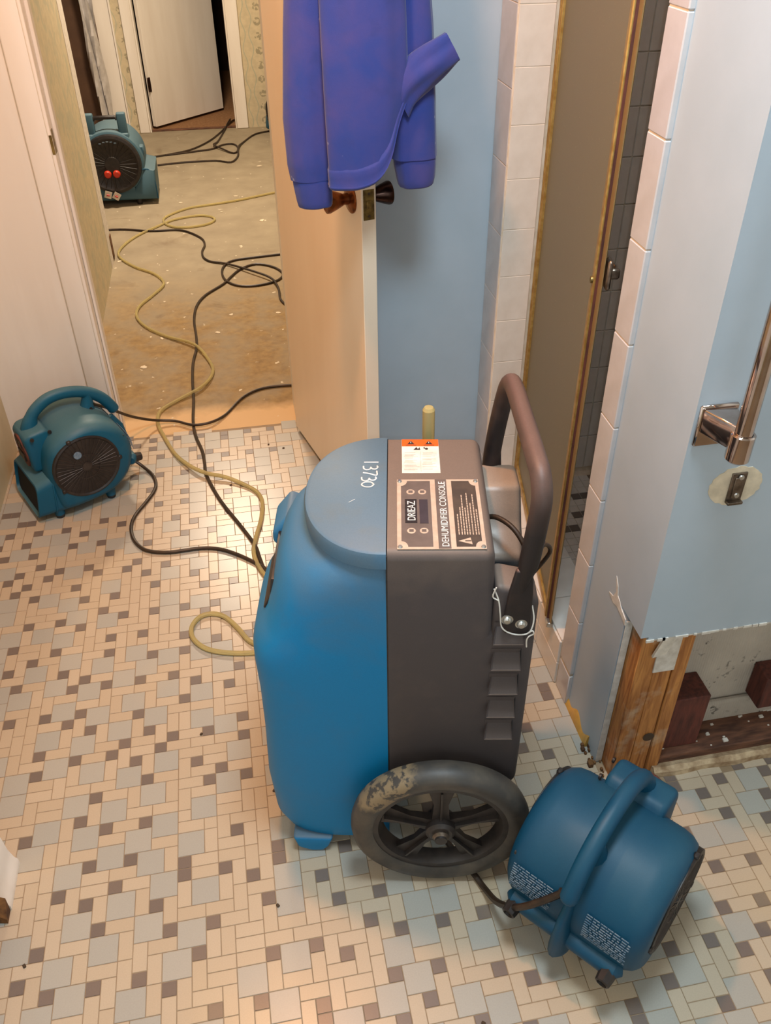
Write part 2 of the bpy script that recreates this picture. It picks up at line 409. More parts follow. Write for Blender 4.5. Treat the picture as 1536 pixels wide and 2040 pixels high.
# right-hand wall end and the blue wall facing the room, both cut off above the floor
stub = slab('wall_right', 'blue_paint', (36.0, 36.6, 2.7, 13.6, 17.0, 96), (36.6, 75, 2.7, 3.3, 16.7, 96), (36.6, 40.3, 3.3, 13.6, 17.2, 96))
mb = MB(); mb.prism([(5.0, -0.02), (13.6, -0.02), (13.6, 17.0), (6.2, 17.0), (5.15, 16.2)], lambda p, a: (a, p[0], p[1]), 36.0, 36.6)
lower = mb.build('drywall', 'blue_paint', stub, smooth=False)
mb = MB(); mb.box(36.03, 36.57, 4.93, 5.02, 0.2, 16.4, 0.02); mb.box(36.62, 75, 2.72, 3.28, 16.55, 16.72)
mb.build('cut_edge', 'gypsum', stub, smooth=False)
# torn paper at the cut
mb = MB(); random.seed(5)
for i in range(26):
    x = 36.4 + i * 0.72 + random.uniform(-.2, .2); w = random.uniform(.2, .7); h = random.uniform(.02, .12)
    mb.box(x, x + w, 2.62, 2.74, 16.62 - h, 16.75)
mb.prism([(8.1, 16.5), (7.4, 16.7), (7.1, 17.4), (7.5, 18.6), (7.0, 18.0), (6.75, 17.3), (6.3, 17.1), (6.0, 16.8), (5.1, 16.5), (5.0, 16.0), (5.6, 16.2), (6.6, 16.4), (7.2, 16.2)], lambda p, a: (a, p[0], p[1]), 35.96, 36.03)
mb.build('torn_paper', 'gypsum', stub, smooth=False)
# cavity behind the cut
mb = MB(); mb.box(40.8, 75, 6.8, 7.3, 0, 17); mb.build('cavity_board', 'cavity_board', stub, smooth=False)
mb = MB(); mb.box(42.5, 75, 6.2, 6.8, 0.0, 3.6, 0.2); mb.build('mortar_ledge', 'cavity_board', stub)
put_studs = []
mb = MB(); mb.box(36.62, 38.1, 3.35, 6.8, 0, 17, 0.06); mb.build('stud', 'stud_wood', stub)
mb = MB(); mb.box(38.14, 39.62, 3.42, 6.8, 0, 17, 0.06); mb.build('stud', 'stud_wood', stub)
mb = MB(); mb.box(39.66, 40.75, 3.3, 6.8, 0, 17, 0.06); mb.build('stud', 'stud_wood', stub)
mb = MB(); mb.box(38.0, 39.7, 3.26, 3.41, 12.4, 16.7, 0.03); mb.build('gypsum_scrap', 'gypsum', stub)
mb = MB(); mb.prism([(38.2, 16.7), (39.2, 16.7), (38.5, 14.6), (37.5, 14.4)], lambda p, a: (p[0], a, p[1]), 3.0, 3.2); mb.build('paper_flap', 'paper', stub, smooth=False)
mb = MB(); mb.lathe([(0, 0), (.42, 0), (.46, .06), (.30, .08), (0, .08)], (39.2, 3.39, 4.6), (0, -1, 0.0), 20); mb.build('knot_hole', 'dirt', stub)
mb = MB(); mb.box(41.0, 44.4, 4.2, 6.8, 1.4, 7.4, 0.08); mb.build('blocking', 'dark_wood', stub)
mb = MB(); mb.box(49.6, 52.5, 4.8, 6.8, 3.8, 7.4, 0.08); mb.build('blocking', 'dark_wood', stub)
mb = MB(); mb.box(40.2, 75, 3.5, 6.8, 0, 1.4, 0.1); mb.build('bottom_plate', 'plate_wood', stub)
mb = MB(); random.seed(9)
for i in range(60):
    x = 41 + random.random() * 22; y = 3.7 + random.random() * 2.6; r = random.uniform(.06, .22)
    mb.box(x, x + r * 2, y, y + r * 1.5, 1.38, 1.4 + r * .7, 0.02, 1)
tag(mb.build('rubble', 'gypsum', stub), kind='stuff')
mb = MB(); mb.loft([[(x, 2.55 + .25 * math.sin(x * 1.3) * .3, 0), (x, 3.5, 0), (x, 3.5, .55), (x, 3.0, .75 + .08 * math.sin(x * 3)), (x, 2.62 + .2 * math.sin(x * 1.3) * .3, .5)] for x in [40.2 + k * .8 for k in range(44)]])
mb.build('baseboard_remnant', 'dirty_trim', stub)
mb = MB(); random.seed(4)
for i in range(26):
    y = 2.6 + random.random() * 4; x = 35.2 + random.random() * 1.3; r = random.uniform(.12, .42)
    mb.box(x, x + r, y, y + r * 1.3, -0.02, r * 1.1, 0.04, 1)
tag(mb.build('crumbled_board', 'torn', stub), kind='stuff')
mb = MB(); mb.loft([[(35.7, y, 0), (36.02, y, 0), (36.02, y, .9 + .5 * math.sin(y * 2.2)), (35.85, y, .7 + .5 * math.sin(y * 2.2))] for y in [6.6 + k * .35 for k in range(15)]])
mb.build('glue_line', 'tape', stub)
# bullnose tiles on the wall end
def tile_mesh(name, sx, sy, sz, bev, mat):
    mb = MB(); mb.box(-sx / 2, sx / 2, -sy / 2, sy / 2, -sz / 2, sz / 2, bev, 1); return mb.mesh(name, mat, False)
bt = tile_mesh('tile', 0.42, 2.35, 6.19, 0.07, 'tile_trim')
for k in range(16):
    zc = 53.8 - 3.1 - 6.25 * (k - 6)
    if zc > 3: put('tile', bt, stub, (35.86, 12.45, zc))
mb = MB(); mb.box(35.65, 36.07, 11.28, 13.62, 0.05, 3.55, 0.07); mb.build('tile', 'tile_trim', stub)
mb = MB(); mb.box(35.70, 36.02, 11.36, 13.55, 0.0, 96); mb.build('tile_grout', 'grout', stub, smooth=False)
# tiled column at the far side of the shower opening
ct = tile_mesh('tile', 3.05, 0.3, 4.46, 0.035, 'tile_white'); cs = tile_mesh('tile', 0.36, 4.1, 6.18, 0.05, 'tile_trim')
mb = MB(); mb.box(36.0, 39.0, 39.59, 39.9, 0, 96); mb.box(35.88, 36.2, 39.7, 43.9, 0, 96); mb.build('tile_grout', 'grout', column, smooth=False)
for k in range(21):
    zc = 1.2 + 2.25 + 4.5 * k
    put('tile', ct, column, (37.5, 39.7, zc))
for k in range(15): put('tile', cs, column, (36.02, 41.8, 4.1 + 6.22 * k))
mb = MB(); mb.box(36, 39, 39.55, 39.85, 0.05, 1.15, .05); mb.build('tile', 'tile_white', column)
# curb
curb = slab('trim_1', 'grout', (35.7, 40.3, 13.7, 39.7, -0.02, 5.45))
cf = tile_mesh('tile', 0.3, 5.1, 2.58, 0.05, 'tile_white'); ctp = tile_mesh('tile', 4.6, 5.1, 0.26, 0.05, 'tile_white')
for k in range(5):
    for z in (1.4, 4.05): put('tile', cf, curb, (35.65, 16.35 + 5.2 * k, z))
    put('tile', ctp, curb, (37.95, 16.35 + 5.2 * k, 5.5))
# shower wall tiles seen through the gap and the glass
st = tile_mesh('tile', 4.36, 0.25, 4.36, 0.05, 'tile_white')
for i in range(7):
    for k in range(20): put('tile', st, far_shower, (42.9 + 4.46 * i, 43.95, 1.6 + 2.23 + 4.46 * k))
mb = MB(); mb2 = MB(); random.seed(2)
for i in range(28):
    for j in range(30):
        x = 41 + i * 1.1; y = 10 + j * 1.1
        (mb2 if random.random() < .16 else mb).box(x, x + 1.02, y, y + 1.02, 0.98, 1.08)
tag(mb.build('mosaic', 'tile_white', shower_floor, smooth=False), kind='stuff'); tag(mb2.build('mosaic', 'tile_dark', shower_floor, smooth=False), kind='stuff')

# ------------------------------------------------------------ doorway trim
cas = struct(MB().box(-8.0, -5.45, 62.95, 63.5, 0, 83, 0.18, 3).box(-5.75, -5.35, 62.8, 63.3, 0, 81.4, 0.14, 3).build('trim_2', 'white_paint'))
mb = MB(); mb.box(-6.3, -5.5, 63.4, 68.6, 0, 81, 0.08); mb.box(-5.5, -5.1, 65.2, 66.6, 0, 81, 0.1); mb.build('jamb', 'white_paint', cas)
mb = MB(); mb.box(-5.52, -5.44, 63.5, 64.9, 35.2, 37.5, 0.02); mb.box(-5.62, -5.33, 62.76, 62.84, 35.4, 37.3, 0.03); mb.build('strike_plate', 'brass', cas)
mb = MB(); mb.box(-5.7, -5.0, 63.0, 64.2, 0, 1.3, 0.1); mb.box(-5.5, -5.1, 62.8, 63.3, 0, 1.7, 0.1); mb.build('broken_base', 'torn', cas)
struct(MB().box(17.1, 19.6, 62.95, 63.5, 0, 83, 0.18, 3).box(17.1, 17.9, 63.4, 68.6, 0, 81, 0.08).build('trim_3', 'white_paint'))
struct(MB().box(-8.0, 19.6, 62.95, 63.5, 81, 83.5, 0.18, 3).build('trim_4', 'white_paint'))
mb = MB(); mb.box(-10.62, -10.3, 126.4, 128.25, 0.2, 4.6, 0.1); mb.build('broken_corner', 'torn', hall_l)
mb = MB(); mb.box(-10.56, -10.44, 123, 128.06, 0, 96); mb.build('corner_bead', 'gypsum', hall_l)
# far doorway
far_trim = struct(MB().box(-9.3, -6.6, 218.4, 219, 0, 84, 0.15).box(-6.9, -6.2, 218.6, 223, 0, 82, 0.05).build('trim_5', 'white_paint'))
struct(MB().box(16.5, 19.7, 218.4, 219, 0, 84, 0.15).box(16.2, 16.8, 218.6, 223, 0, 82, 0.05).build('trim_6', 'white_paint'))
struct(MB().box(-11.9, -11.4, 218.7, 219.3, 0, 96, 0.1).build('trim_7', 'white_paint'))
struct(MB().box(-6.2, 16.2, 219.5, 221, -0.02, 0.25, 0.08).build('trim_8', 'plate_wood'))
d2 = struct(bpy.data.objects.new('door_2', None)); C.objects.link(d2); d2.location = Vector((-5.9, 222.6, 0)) * I; d2.rotation_euler = (0, 0, math.atan2(18.5, 18.7))
MB().box(0, 26.2, -1.3, 0, .7, 80, 0.06).build('leaf', 'white_paint', d2, smooth=False)
MB().box(-0.7, 0.25, -1.5, -1.2, 9.5, 13.0, 0.05).build('hinge', 'dark_bronze', d2)
MB().box(-0.7, 0.25, -1.5, -1.2, 67, 70.5, 0.05).build('hinge', 'dark_bronze', d2)

# low wall end at the lower left with the last piece of baseboard on it
stubl = slab('wall_left', 'white_paint', (-18.3, -10.6, -40, 4.4, 3.0, 96))
mb = MB(); mb.box(-18.3, -10.8, -40, 1.2, 0, 3.0); mb.build('torn_board_edge', 'torn', stubl, smooth=False)
prof = [(0, 0), (.95, 0), (.95, .5), (.75, .85), (.55, 1.9), (.5, 3.4), (.3, 3.9), (0, 4.0)]
bb = struct(MB().prism(prof, lambda p, a: (-10.6 + p[0], a, p[1]), 1.2, 4.9).build('baseboard_left', 'white_paint'))
mb = MB(); mb.loft([[(-10.5 + .25 * math.sin(k), 1.2 - k * .16, 0), (-9.75, 1.2 - k * .2, 0), (-9.7, 1.2 - k * .2, 1.6 - k * .22), (-10.4, 1.2 - k * .16, 2.2 - k * .25)] for k in range(6)])
mb.build('broken_end', 'torn', bb)

# ------------------------------------------------------------ vinyl floor pieces
TM = [''.join('.BHV#S'[int(d)] for d in str(r)[1:]) for r in (
9101010202020102010203420203101010102020201010204101020203101020202044104203320,
9000000432010003400200204200000000001010100000320000032030000020431020003100010,
9201010301000100320420410410410420430000002010010320303401010202000020200001000,
9100000030020003042010300300400202002020101000400034030100000104101010104200010,
9003431001010200320400020010310343310103000010320402003003103003000000001032000,
9100300030000310020203104300000030000000102000010320100200000200201042040004104,
9004010302020000320340003042032002020320002041000020002042020420200032010410003,
9102000020201020020010100410403410410010204200010101010202010103101002000300330,
9002020201030010201000002000200300300300203102000000000101000000000010104020004,
9201010100001000200020320201010010010020100002020102010000031020420300001020320,
9200000002030032041043041040000500300310004101010002000102000042020010100020010,
9202020101002001030030100020320410020000310000000310410002020201032000002020300,
9202020000010200002003002034031000201010000101010000300310101040001010420103020,
9101010203300320203430201002000041030000104000000203020000000010200000320000104,
9000000100010010100302040032034200001020002010102040420102042000202020020103003,
9104410002000300003020201003402020200010101000002031010003103104202031020000100,
9001000320310010100342040030202041032000000020102000000340000001010300031020003,
9100044010000300003020201002010330001010202020003102020032031040000031000020100,
9002032000203042030203200042000001040000201010200003102002000020201000032010004,
9310403420430203403430432020420430032010100000320200003104101020100010301000203,
9000330101004100200301004102010301002000002010020101030003000010001000030032030,
9104004000020002010030020002000030034201041000104000003100101000200042002001004,
9002010201041041000502041041032002001040030020002010200004000010203101020200020,
9410400430030030010420100030003420200020402020102000420202020300200000020310320,
9300202003302004300320002004200201010410101020001010201031020020203201043000020,
9020102040020203020020310320202040000300000020100000200000020203100200030101010,
9310004320410450204320000031034102010020201020002020204103103200002010303000000,
9000343034300342043034201000003001000410200010203201033000000203201000040410104,
9204030403020032030401030031030340041000102000330100000410102040200010102000003,
9101004200204301003200004300003020200020002010003003202000001020410400002010200,
9000010341020030030343320042030310201010201000100100102041040010300331032000410,
9201000030010403403030020420403000200000200020003004001030010400020000001020300,
9100010302000200200301032020100101020444102020100202040002000201020310430020010,
9002000020201034203050001020003000020203002043001020203102020200010000304102000,
9204202042040001040341040041030203310200320200200010200002020201000203010001034,
9102031031020430020030020430003430000204031020202000201010201040010200400100003,
9001000000010303202003310304200301032041000010101020100000200020400104203004200,
9200010420300030433430000032020030003100041000000020002010202010320003200102020,
9102000320042002000502041003204301040001030020101020102000101000020100410001010,
9002010034201020431020200040343030020430003104000020001010000010310001000200000,
9201000401030031000041041010030302041001030003320202030000204300000100010201010,
9100020200004300020100030000303020200030001030031041003101020020410001000100000,
9001031042010042010002002010030102032003200001000030030000032032000200033002020,
9100000010300410400420420300403002004100310100010401003202004301032010400420203,
9003101000032000320201034020330202020004000002000340030102020030001000310320200,
9330000020301020031030001034001020101010320310410020303002010303100020000010104,
9003203343040041000002040002030010000000010000300203040102000040002020202000003,
9100100030320430020410202032002000201034400320020100333003104102010410201010100,
9003002003010304310300331002032020100002010010410003000200003002000300100000004,
9200203200300010000043000010403103002031000300300100310102030103203010001042010,
9103100103042000204200420400200000201000020010020003000001003000200300200032000,
9000004000201042043204202020431010200020101000102030410430030310203031010301010,
9410102031040031030431020201000000202020000010003402000402004000100400000040000,
9300002000020300001000034200020201010102010300100102032010341020001041020201010,
9020420101020020200042002042032030000002000010004002002000030010100030010100000,
9310103000032010420310320410401003320420101000201010410101003400004302000002010,
9000000202002000310000032000200030032020000020200000300000040101020010204310400,
9420101020201034000202001020332001004320102010202034020310420000020300203000104,
9203000010340001042041050020003200010020001000103302043000201031010020200203003,
9200202000010330020100020532030202000201040020000020200201040000000201020100200,
9310202031000002010002010304301010103200020201042010310200010101020200034002010,
9000341000020310400410300020030000000320204100020400000420400000020320401010300,
9310030020203000202000042020304310203010320004310202033201031042020042040000020,
9000302031030343204201042043034000340300031020000101000100000042034310433101020,
9104031000003030431030031030401020010031000020204000010003202010403000300000010,
9003400020200301000004300003200034300300032010320101000430202000200104010202000,
9100102032010030042010020200341003020010302000020000010301020202043001000101010,
9004001001000402010300410420030030420400020320420410400030020410100340020000000,
9320200030032010300032000332002002032031010020101000103303102000003032010104104,
9041010302004300020303104002020202004300000320000010000030002020200301000003003,
9100000010203041043040003202041043203041043041031000102003202042043030020100200,
9001041000100100030103430201030030430100030100000020003200320202030301010002020,
9100030010003002003000302030002002003002003003101034100203010202003040000101020,
9001001000200103100310020403410203200410430200000003002030300420430310103000020,
9200030032010000003000101030300340201000302042010340201003020102003000000102020,
9201001002000103100203000003020041040034010203400033100040343004330201020001010,
9430030020310000003200310100201030020402000100202000002010030433002040010200000,
9302004203000103100410000002040004202010204002020202010400302000102010400201020,
9042010100320000002000201010202020320400410204102010400320010343001000101030010,
9202000004020104202020100000202010041041000320004300410020400030200020000002000,
9102020420320003101010001010102000200030010010203041000310102002010420432020204,
9003101020020100000000100000001010101001000300200100010000001032000102004102010,
9200000010320001010204003101030000000030010020420002000410200002020002010004300,
9102042000020200000310100000001010102002000101020204202000101034103202000103010,
9003201032010203103000002010200000001010103000020320102010000003000101020000400,
9200200002000340000203332000102010200000000410310020001000102030104000010102020,
9102010101010010310200002020001000310202031000000420200020002004001010400001020,
9002000000000400000102020320100020000320400020202010203203102020100000333200010,
9410101020203102020002010020003203104020202032010400200200004103002020000202000,
9300000010200001010201000320100100001010332002000101010201020000310102041010410,
9031020300410330000100043010004002040000004101020000000200010204000002030000300,
9300010032000001010001030300203102020420203000010202020102000101010101001010020,
9020400402020200000200004020200004202020200202000420204004420000000000040000420)]
TX0, TY0 = -20, -65
KIND = {'B': (2, 2, 'tile_blue'), 'H': (2, 1, 'tile_cream'), 'V': (1, 2, 'tile_cream'), '#': (1, 1, 'tile_dark'), 'S': (1, 1, 'tile_cream')}
G2 = 0.042
tm = {}
for k, (w, h, m) in KIND.items():
    b = MB()
    b.poly([(G2, -G2, 0), (G2, -h + G2, 0), (w - G2, -h + G2, 0), (w - G2, -G2, 0)])
    e = 0.02; q = [(G2, -G2), (G2, -h + G2), (w - G2, -h + G2), (w - G2, -G2)]; q2 = [(G2 - e, -G2 + e), (G2 - e, -h + G2 - e), (w - G2 + e, -h + G2 - e), (w - G2 + e, -G2 + e)]
    for i in range(4):
        j = (i + 1) % 4; b.poly([(*q[j], 0), (*q[i], 0), (*q2[i], -0.035), (*q2[j], -0.035)])
    tm[k] = b.mesh('tile', m, smooth=False)
def on_floor(x, y, w, h):
    if y - h < -36 or y > 64.0 or x + w < -18.0: return False
    if x >= 35.7 and y - h > 2.6: return False
    if x >= 35.7 and y > 2.6 and h > 1: return False
    if x >= 23.6 and y > 45: return False
    if x + w <= -10.6 and y < 3.4: return False
    return x < 58
cells = []
for r, row in enumerate(TM):
    for c, k in enumerate(row):
        if k == '.': continue
        w, h, m = KIND[k]; x = TX0 + c; y = -(TY0 + r)
        if on_floor(x, y, w, h):
            d = (Vector((x + w / 2, y - h / 2, 0)) - cam_pos)
            if d.dot(fwd) <= 0: continue
            px = d.dot(right) / d.dot(fwd) * 1709 + 791; py = d.dot(down) / d.dot(fwd) * 1709 + 1011
            inside = 0 < px < 1536 and 0 < py < 2040
            cells.append((0 if inside else 1, d.length, x, y, k))
cells.sort()
for i, (ins, dist, x, y, k) in enumerate(cells[:300]): put('tile', tm[k], floor_bath, (x, y, 0))
rest = {'tile_blue': bmesh.new(), 'tile_cream': bmesh.new(), 'tile_dark': bmesh.new()}
mats = list(rest); allb = bmesh.new()
for ins, dist, x, y, k in cells[300:]:
    w, h, m = KIND[k]; n0 = len(allb.verts); allb.from_mesh(tm[k]); allb.verts.ensure_lookup_table(); allb.faces.ensure_lookup_table()
    for v in allb.verts[n0:]: v.co.x += x * I; v.co.y += y * I
    for f in allb.faces[-5:]: f.material_index = mats.index(m)
me = bpy.data.meshes.new('tile'); allb.to_mesh(me); allb.free()
for m in mats: me.materials.append(M[m])
tag(put('tile', me, floor_bath), kind='stuff')
# ------------------------------------------------------------ dehumidifier
DU = Vector((-.982, .19))
deh = thing('dehumidifier', 'tall blue and grey wheeled dehumidifier with black tube handle and dusty control panel', 'dehumidifier', (17.8, 0.6, 0), math.atan2(DU.y, DU.x))
def P(u, v, z): return Vector((u, -v, z))
# grey rear shell: a side outline pushed across the width, every edge rounded
mb = MB()
out = [(-.06, 8.3), (-.06, 29.5), (-6.1, 29.5), (-6.35, 23.2), (-8.95, 22.9), (-8.95, 8.3), (-7.8, 7.6), (-1.0, 7.6)]
mb.prism(out, lambda p, a: P(p[0], a, p[1]), 0, 12, 0.62, 4, only=lambda e: not all(abs(v.co.x + .06) < 1e-4 for v in e.verts))
shell = mb.build('rear_shell', 'unit_grey', deh, ang=50)
# corner posts that carry the handle
mb = MB(); mb.prism([(-6.2, 22.5), (-6.25, 27.0), (-8.3, 26.5), (-8.9, 25.7), (-8.9, 22.5)], lambda p, a: P(p[0], a, p[1]), 0.02, 2.4, 0.4, 3)
mb.build('handle_mount', 'unit_grey', deh, ang=50)
mb = MB(); mb.prism([(-6.2, 22.5), (-6.25, 25.6), (-7.6, 25.2), (-7.9, 22.5)], lambda p, a: P(p[0], a, p[1]), 10.8, 11.98, 0.3, 3)
mb.build('handle_mount', 'unit_grey', deh, ang=50)
# dark housing between the posts
mb = MB(); mb.prism([(12.1, 22), (12.2, 27.2), (9.2, 27.5), (7.4, 25.6), (5.4, 24.4), (5.0, 22)], lambda p, a: P(a, p[0], p[1]), -8.75, -6.0, 0.45, 3)
mb.build('cord_housing', 'hump', deh, ang=50)
mb = MB(); mb.box(-8.6, -6.3, -5.4, -4.8, 22.6, 23.3, 0.1); mb.build('latch', 'black', deh)
# vent louvres on the near side
lv = None
for k in range(5):
    zc = 23.4 - 2.22 * k; w = (1.0 - .02 * k)
    if lv is None:
        m2 = MB(); m2.loft([[Vector((-.85, .05, .8)), Vector((.95, .05, .8)), Vector((.95, .05, -.62)), Vector((-.85, .05, -.62))],
                            [Vector((-.78, .0, .62)), Vector((.80, .0, .62)), Vector((1.0, .68, -.48)), Vector((-.85, .68, -.48))],
                            [Vector((-.70, .02, .50)), Vector((.75, .02, .50)), Vector((.9, .66, -.62)), Vector((-.80, .66, -.62))]])
        lv = m2.mesh('louver', 'unit_grey', True, 30)
    put('louver', lv, deh, P(-7.28, .02, zc))
# blue front shell: D-shaped sections stacked
def dsec(z, um, p, v0, v1, n=40):
    vm = (v0 + v1) / 2; hv = (v1 - v0) / 2; r = []
    for k in range(n + 1):
        t = -PI / 2 + PI * k / n; c, s = math.cos(t), math.sin(t)
        r.append(P(um * max(c, 0) ** p, vm + hv * (abs(s) ** p) * (1 if s > 0 else -1), z))
    return r
secs = [(1.0, 7.7, .5, .5, 11.5), (1.6, 8.3, .46, .15, 11.85), (3, 8.75, .42, 0, 12), (7, 8.95, .40, 0, 12), (12, 8.75, .40, 0, 12), (16, 8.7, .40, 0, 12), (18.6, 8.8, .41, 0, 12), (19.8, 8.78, .42, 0, 12), (20.7, 8.5, .44, 0, 12), (21.5, 8.05, .46, 0, 12), (22.3, 7.65, .48, 0, 12),
        (23.4, 7.35, .52, 0, 12), (24.6, 7.05, .56, 0, 12), (25.8, 6.7, .62, .02, 11.98), (26.8, 6.25, .7, .05, 11.95), (27.5, 5.6, .8, .15, 11.85), (27.95, 4.95, .86, .3, 11.7), (28.4, 4.6, .9, .5, 11.5)]
mb = MB(); mb.loft([dsec(*s) for s in secs])
front = mb.build('front_shell', 'unit_blue', deh, ang=60)
# flat half-round lid
mb = MB(); mb.loft([dsec(28.25, 4.75, .92, .15, 11.85), dsec(28.35, 4.98, .92, -.03, 12.03), dsec(29.1, 5.02, .92, -.05, 12.05), dsec(29.38, 4.92, .92, .05, 11.95), dsec(29.5, 4.7, .92, .25, 11.75)])
lid = mb.build('lid', 'unit_blue', deh, ang=35)
mb = MB(); mb.box(-.07, .02, -12.0, 0.0, 8.2, 29.25); mb.build('seam', 'black', deh, smooth=False)
mb = MB(); mb.prism([(7.25, 24.4), (7.45, 22.9), (7.95, 21.9), (6, 21.5), (6, 24.2)], lambda p, a: P(p[0], a, p[1]), 3.6, 8.4, 0.08); mb.build('intake_grille', 'black', deh)
mb = MB(); mb.prism([(5.8, 25.2), (6.6, 25.6), (7.7, 24.2), (7.75, 23.3), (7.2, 22.8), (6, 22.5)], lambda p, a: P(p[0], a, p[1]), 8.4, 11.5, 0.3, 3); mb.build('intake_hood', 'unit_blue', deh)
for v in (-.15, 10.6):
    mb = MB(); mb.prism([(4.2, 1.6), (7.2, 1.8), (6.9, .5), (5.9, 0.0), (5.0, 0.0), (4.6, .5)], lambda p, a: P(p[0], a, p[1]), v, v + 1.5, 0.22, 3); mb.build('foot', 'unit_blue', deh)
# axle, wheels
mb = MB(); mb.lathe([(0, -.2), (.42, -.2), (.42, 15.4), (0, 15.4)], P(-3.6, -3.0 + 0.0, 6.25), P(0, 1, 0), 16)
mb.box(-4.4, -2.8, -11.5, -.5, 6.3, 8.0, 0.1); mb.build('axle', 'rim', deh)
tp = [(4.72, -.72), (5.1, -.92), (5.75, -.95), (6.1, -.68), (6.25, -.2), (6.25, .2), (6.1, .68), (5.75, .95), (5.1, .92), (4.72, .72)]
tyre = MB().lathe(tp, (0, 0, 0), (0, 1, 0), 64, True).mesh('tyre', 'tyre', True, 50)
mb = MB(); mb.lathe([(4.05, -.45), (4.35, -.62), (4.78, -.66), (4.78, .66), (4.35, .62), (4.1, .2)], (0, 0, 0), (0, 1, 0), 56, True)
mb.lathe([(0, -.5), (.95, -.5), (1.05, -.2), (1.05, .85), (.8, 1.05), (.0, 1.05)], (0, 0, 0), (0, 1, 0), 24)
rim = mb.mesh('rim', 'rim', True, 35)
b = MB(); b.loft([[Vector((-.62, -.18, .8)), Vector((.62, -.18, .8)), Vector((.62, .42, .8)), Vector((-.62, .42, .8))], [Vector((-.5, -.1, 2.4)), Vector((.5, -.1, 2.4)), Vector((.5, .3, 2.4)), Vector((-.5, .3, 2.4))], [Vector((-.95, -.2, 4.2)), Vector((.95, -.2, 4.2)), Vector((.95, .25, 4.2)), Vector((-.95, .25, 4.2))]])
b.box(-.07, .07, .2, .62, .9, 4.1)
spoke = b.mesh('spoke', 'rim', True, 30)
cap = MB().lathe([(.55, .9), (.6, 1.2), (.42, 1.36), (0, 1.42)], (0, 0, 0), (0, 1, 0), 20).mesh('hub_cap', 'grey_steel', True, 30)
for v, sgn in ((-1.68, 1), (13.7, -1)):
    w = put('wheel', tyre, deh, P(-3.6, v, 6.25)); w.rotation_euler = (0, 0, 0 if sgn > 0 else PI)
    put('rim', rim, w); put('hub_cap', cap, w)
    for k in range(5):
        s = put('spoke', spoke, w); s.rotation_euler = (0, k * 2 * PI / 5, 0)
# tube handle
hp = smooth_path([P(-7.6, -.22, 26.6), P(-7.75, -.22, 27.8), P(-7.95, -.18, 29.2), P(-8.15, -.12, 31.6), P(-8.25, .05, 33.2), P(-8.2, .8, 34.15), P(-8.1, 2.2, 34.4), P(-7.95, 6, 34.4), P(-7.8, 9.8, 34.35), P(-7.7, 11.2, 33.9), P(-7.55, 11.9, 32.6), P(-7.25, 12.15, 30), P(-7.05, 12.25, 27.5), P(-7.0, 12.3, 24.5)], 5)
n = len(hp); rr = []; fl = []
for i, p in enumerate(hp):
    zz = p.z; k = max(0, min(1, (29.0 - zz) / 2.4)) if i < n / 2 else 0; rr.append(.58 - .34 * k); fl.append((1 + 0 * k, 1))
mb = MB(); mb.tube(hp, rr, 16)
mb.prism([(-6.75, 24.0), (-6.95, 26.8), (-7.25, 28.6), (-8.2, 28.6), (-8.35, 26.8), (-8.4, 23.8), (-8.2, 23.5), (-6.9, 23.7)], lambda p, a: P(p[0], a, p[1]), -.5, -.1, 0.14, 2)
mb.prism([(-6.4, 24.0), (-6.5, 27.0), (-6.75, 28.8), (-7.6, 28.8), (-7.75, 27.0), (-7.7, 23.8)], lambda p, a: P(p[0], a, p[1]), 12.0, 12.45, 0.14, 2)
hnd = mb.build('handle', 'handle_tube', deh, ang=50)
for u, z in ((-7.0, 24.85), (-7.85, 24.5)):
    MB().lathe([(0, .18), (.16, .2), (.25, .12), (.27, .02), (.36, .0), (.36, -.06)], P(u, -.5, z), P(0, -1, 0), 20).build('bolt', 'zinc', hnd)
sp = smooth_path([P(-6.1, -.4, 27.2), P(-6.4, -.5, 26.4), P(-6.55, -.62, 25.4), P(-6.7, -.62, 24.4), P(-7.2, -.62, 23.9), P(-7.9, -.62, 23.75), P(-8.4, -.6, 24.0), P(-8.55, -.5, 24.9), P(-8.4, -.3, 25.8)], 4)
mb = MB(); mb.tube(sp, .045, 6)
mb.tube(smooth_path([P(-8.3, -.62, 23.9), P(-8.5, -.75, 24.2), P(-8.6, -.7, 23.9), P(-8.35, -.7, 23.7), P(-8.25, -.65, 23.3), P(-8.3, -.6, 22.7)], 4), .045, 6)
mb.tube(smooth_path([P(-6.4, -.5, 26.4), P(-6.05, -.5, 26.7), P(-6.2, -.5, 27.4)], 4), .045, 6)
mb.build('tied_string', 'string', hnd)
# power cords and drain hose of the unit
mb = MB(); mb.tube(smooth_path([P(-6.2, 6.6, 26.9), P(-6.9, 6.0, 27.3), P(-7.8, 5.0, 27.2), P(-8.5, 4.0, 26.4), P(-8.75, 3.2, 25.2), P(-8.6, 2.7, 24.0), P(-8.2, 2.9, 23.2)], 5), .17, 10)
mb.tube(smooth_path([P(-8.7, 5.4, 24.4), P(-9.3, 5.6, 25.0), P(-9.9, 6.2, 25.3), P(-10.1, 7.0, 24.0), P(-9.3, 7.4, 22.0)], 5), .14, 8)
mb.tube(smooth_path([P(-8.7, 4.6, 24.2), P(-9.2, 4.9, 24.9), P(-9.9, 5.4, 25.6), P(-10.4, 5.8, 24.6), P(-9.4, 6.0, 22.4)], 5), .14, 8)
mb.build('power_cord', 'cord', deh)
mb = MB(); mb.tube(smooth_path([P(-2.8, 12.6, 21), P(-2.8, 13.0, 24), P(-2.78, 13.05, 28), P(-2.75, 13.0, 30.9)], 4), .42, 14); mb.lathe([(.42, 0), (.3, .2), (0, .26)], P(-2.75, 13.0, 30.9), (0, 0, 1), 14)
mb.build('drain_hose', 'hose', deh)
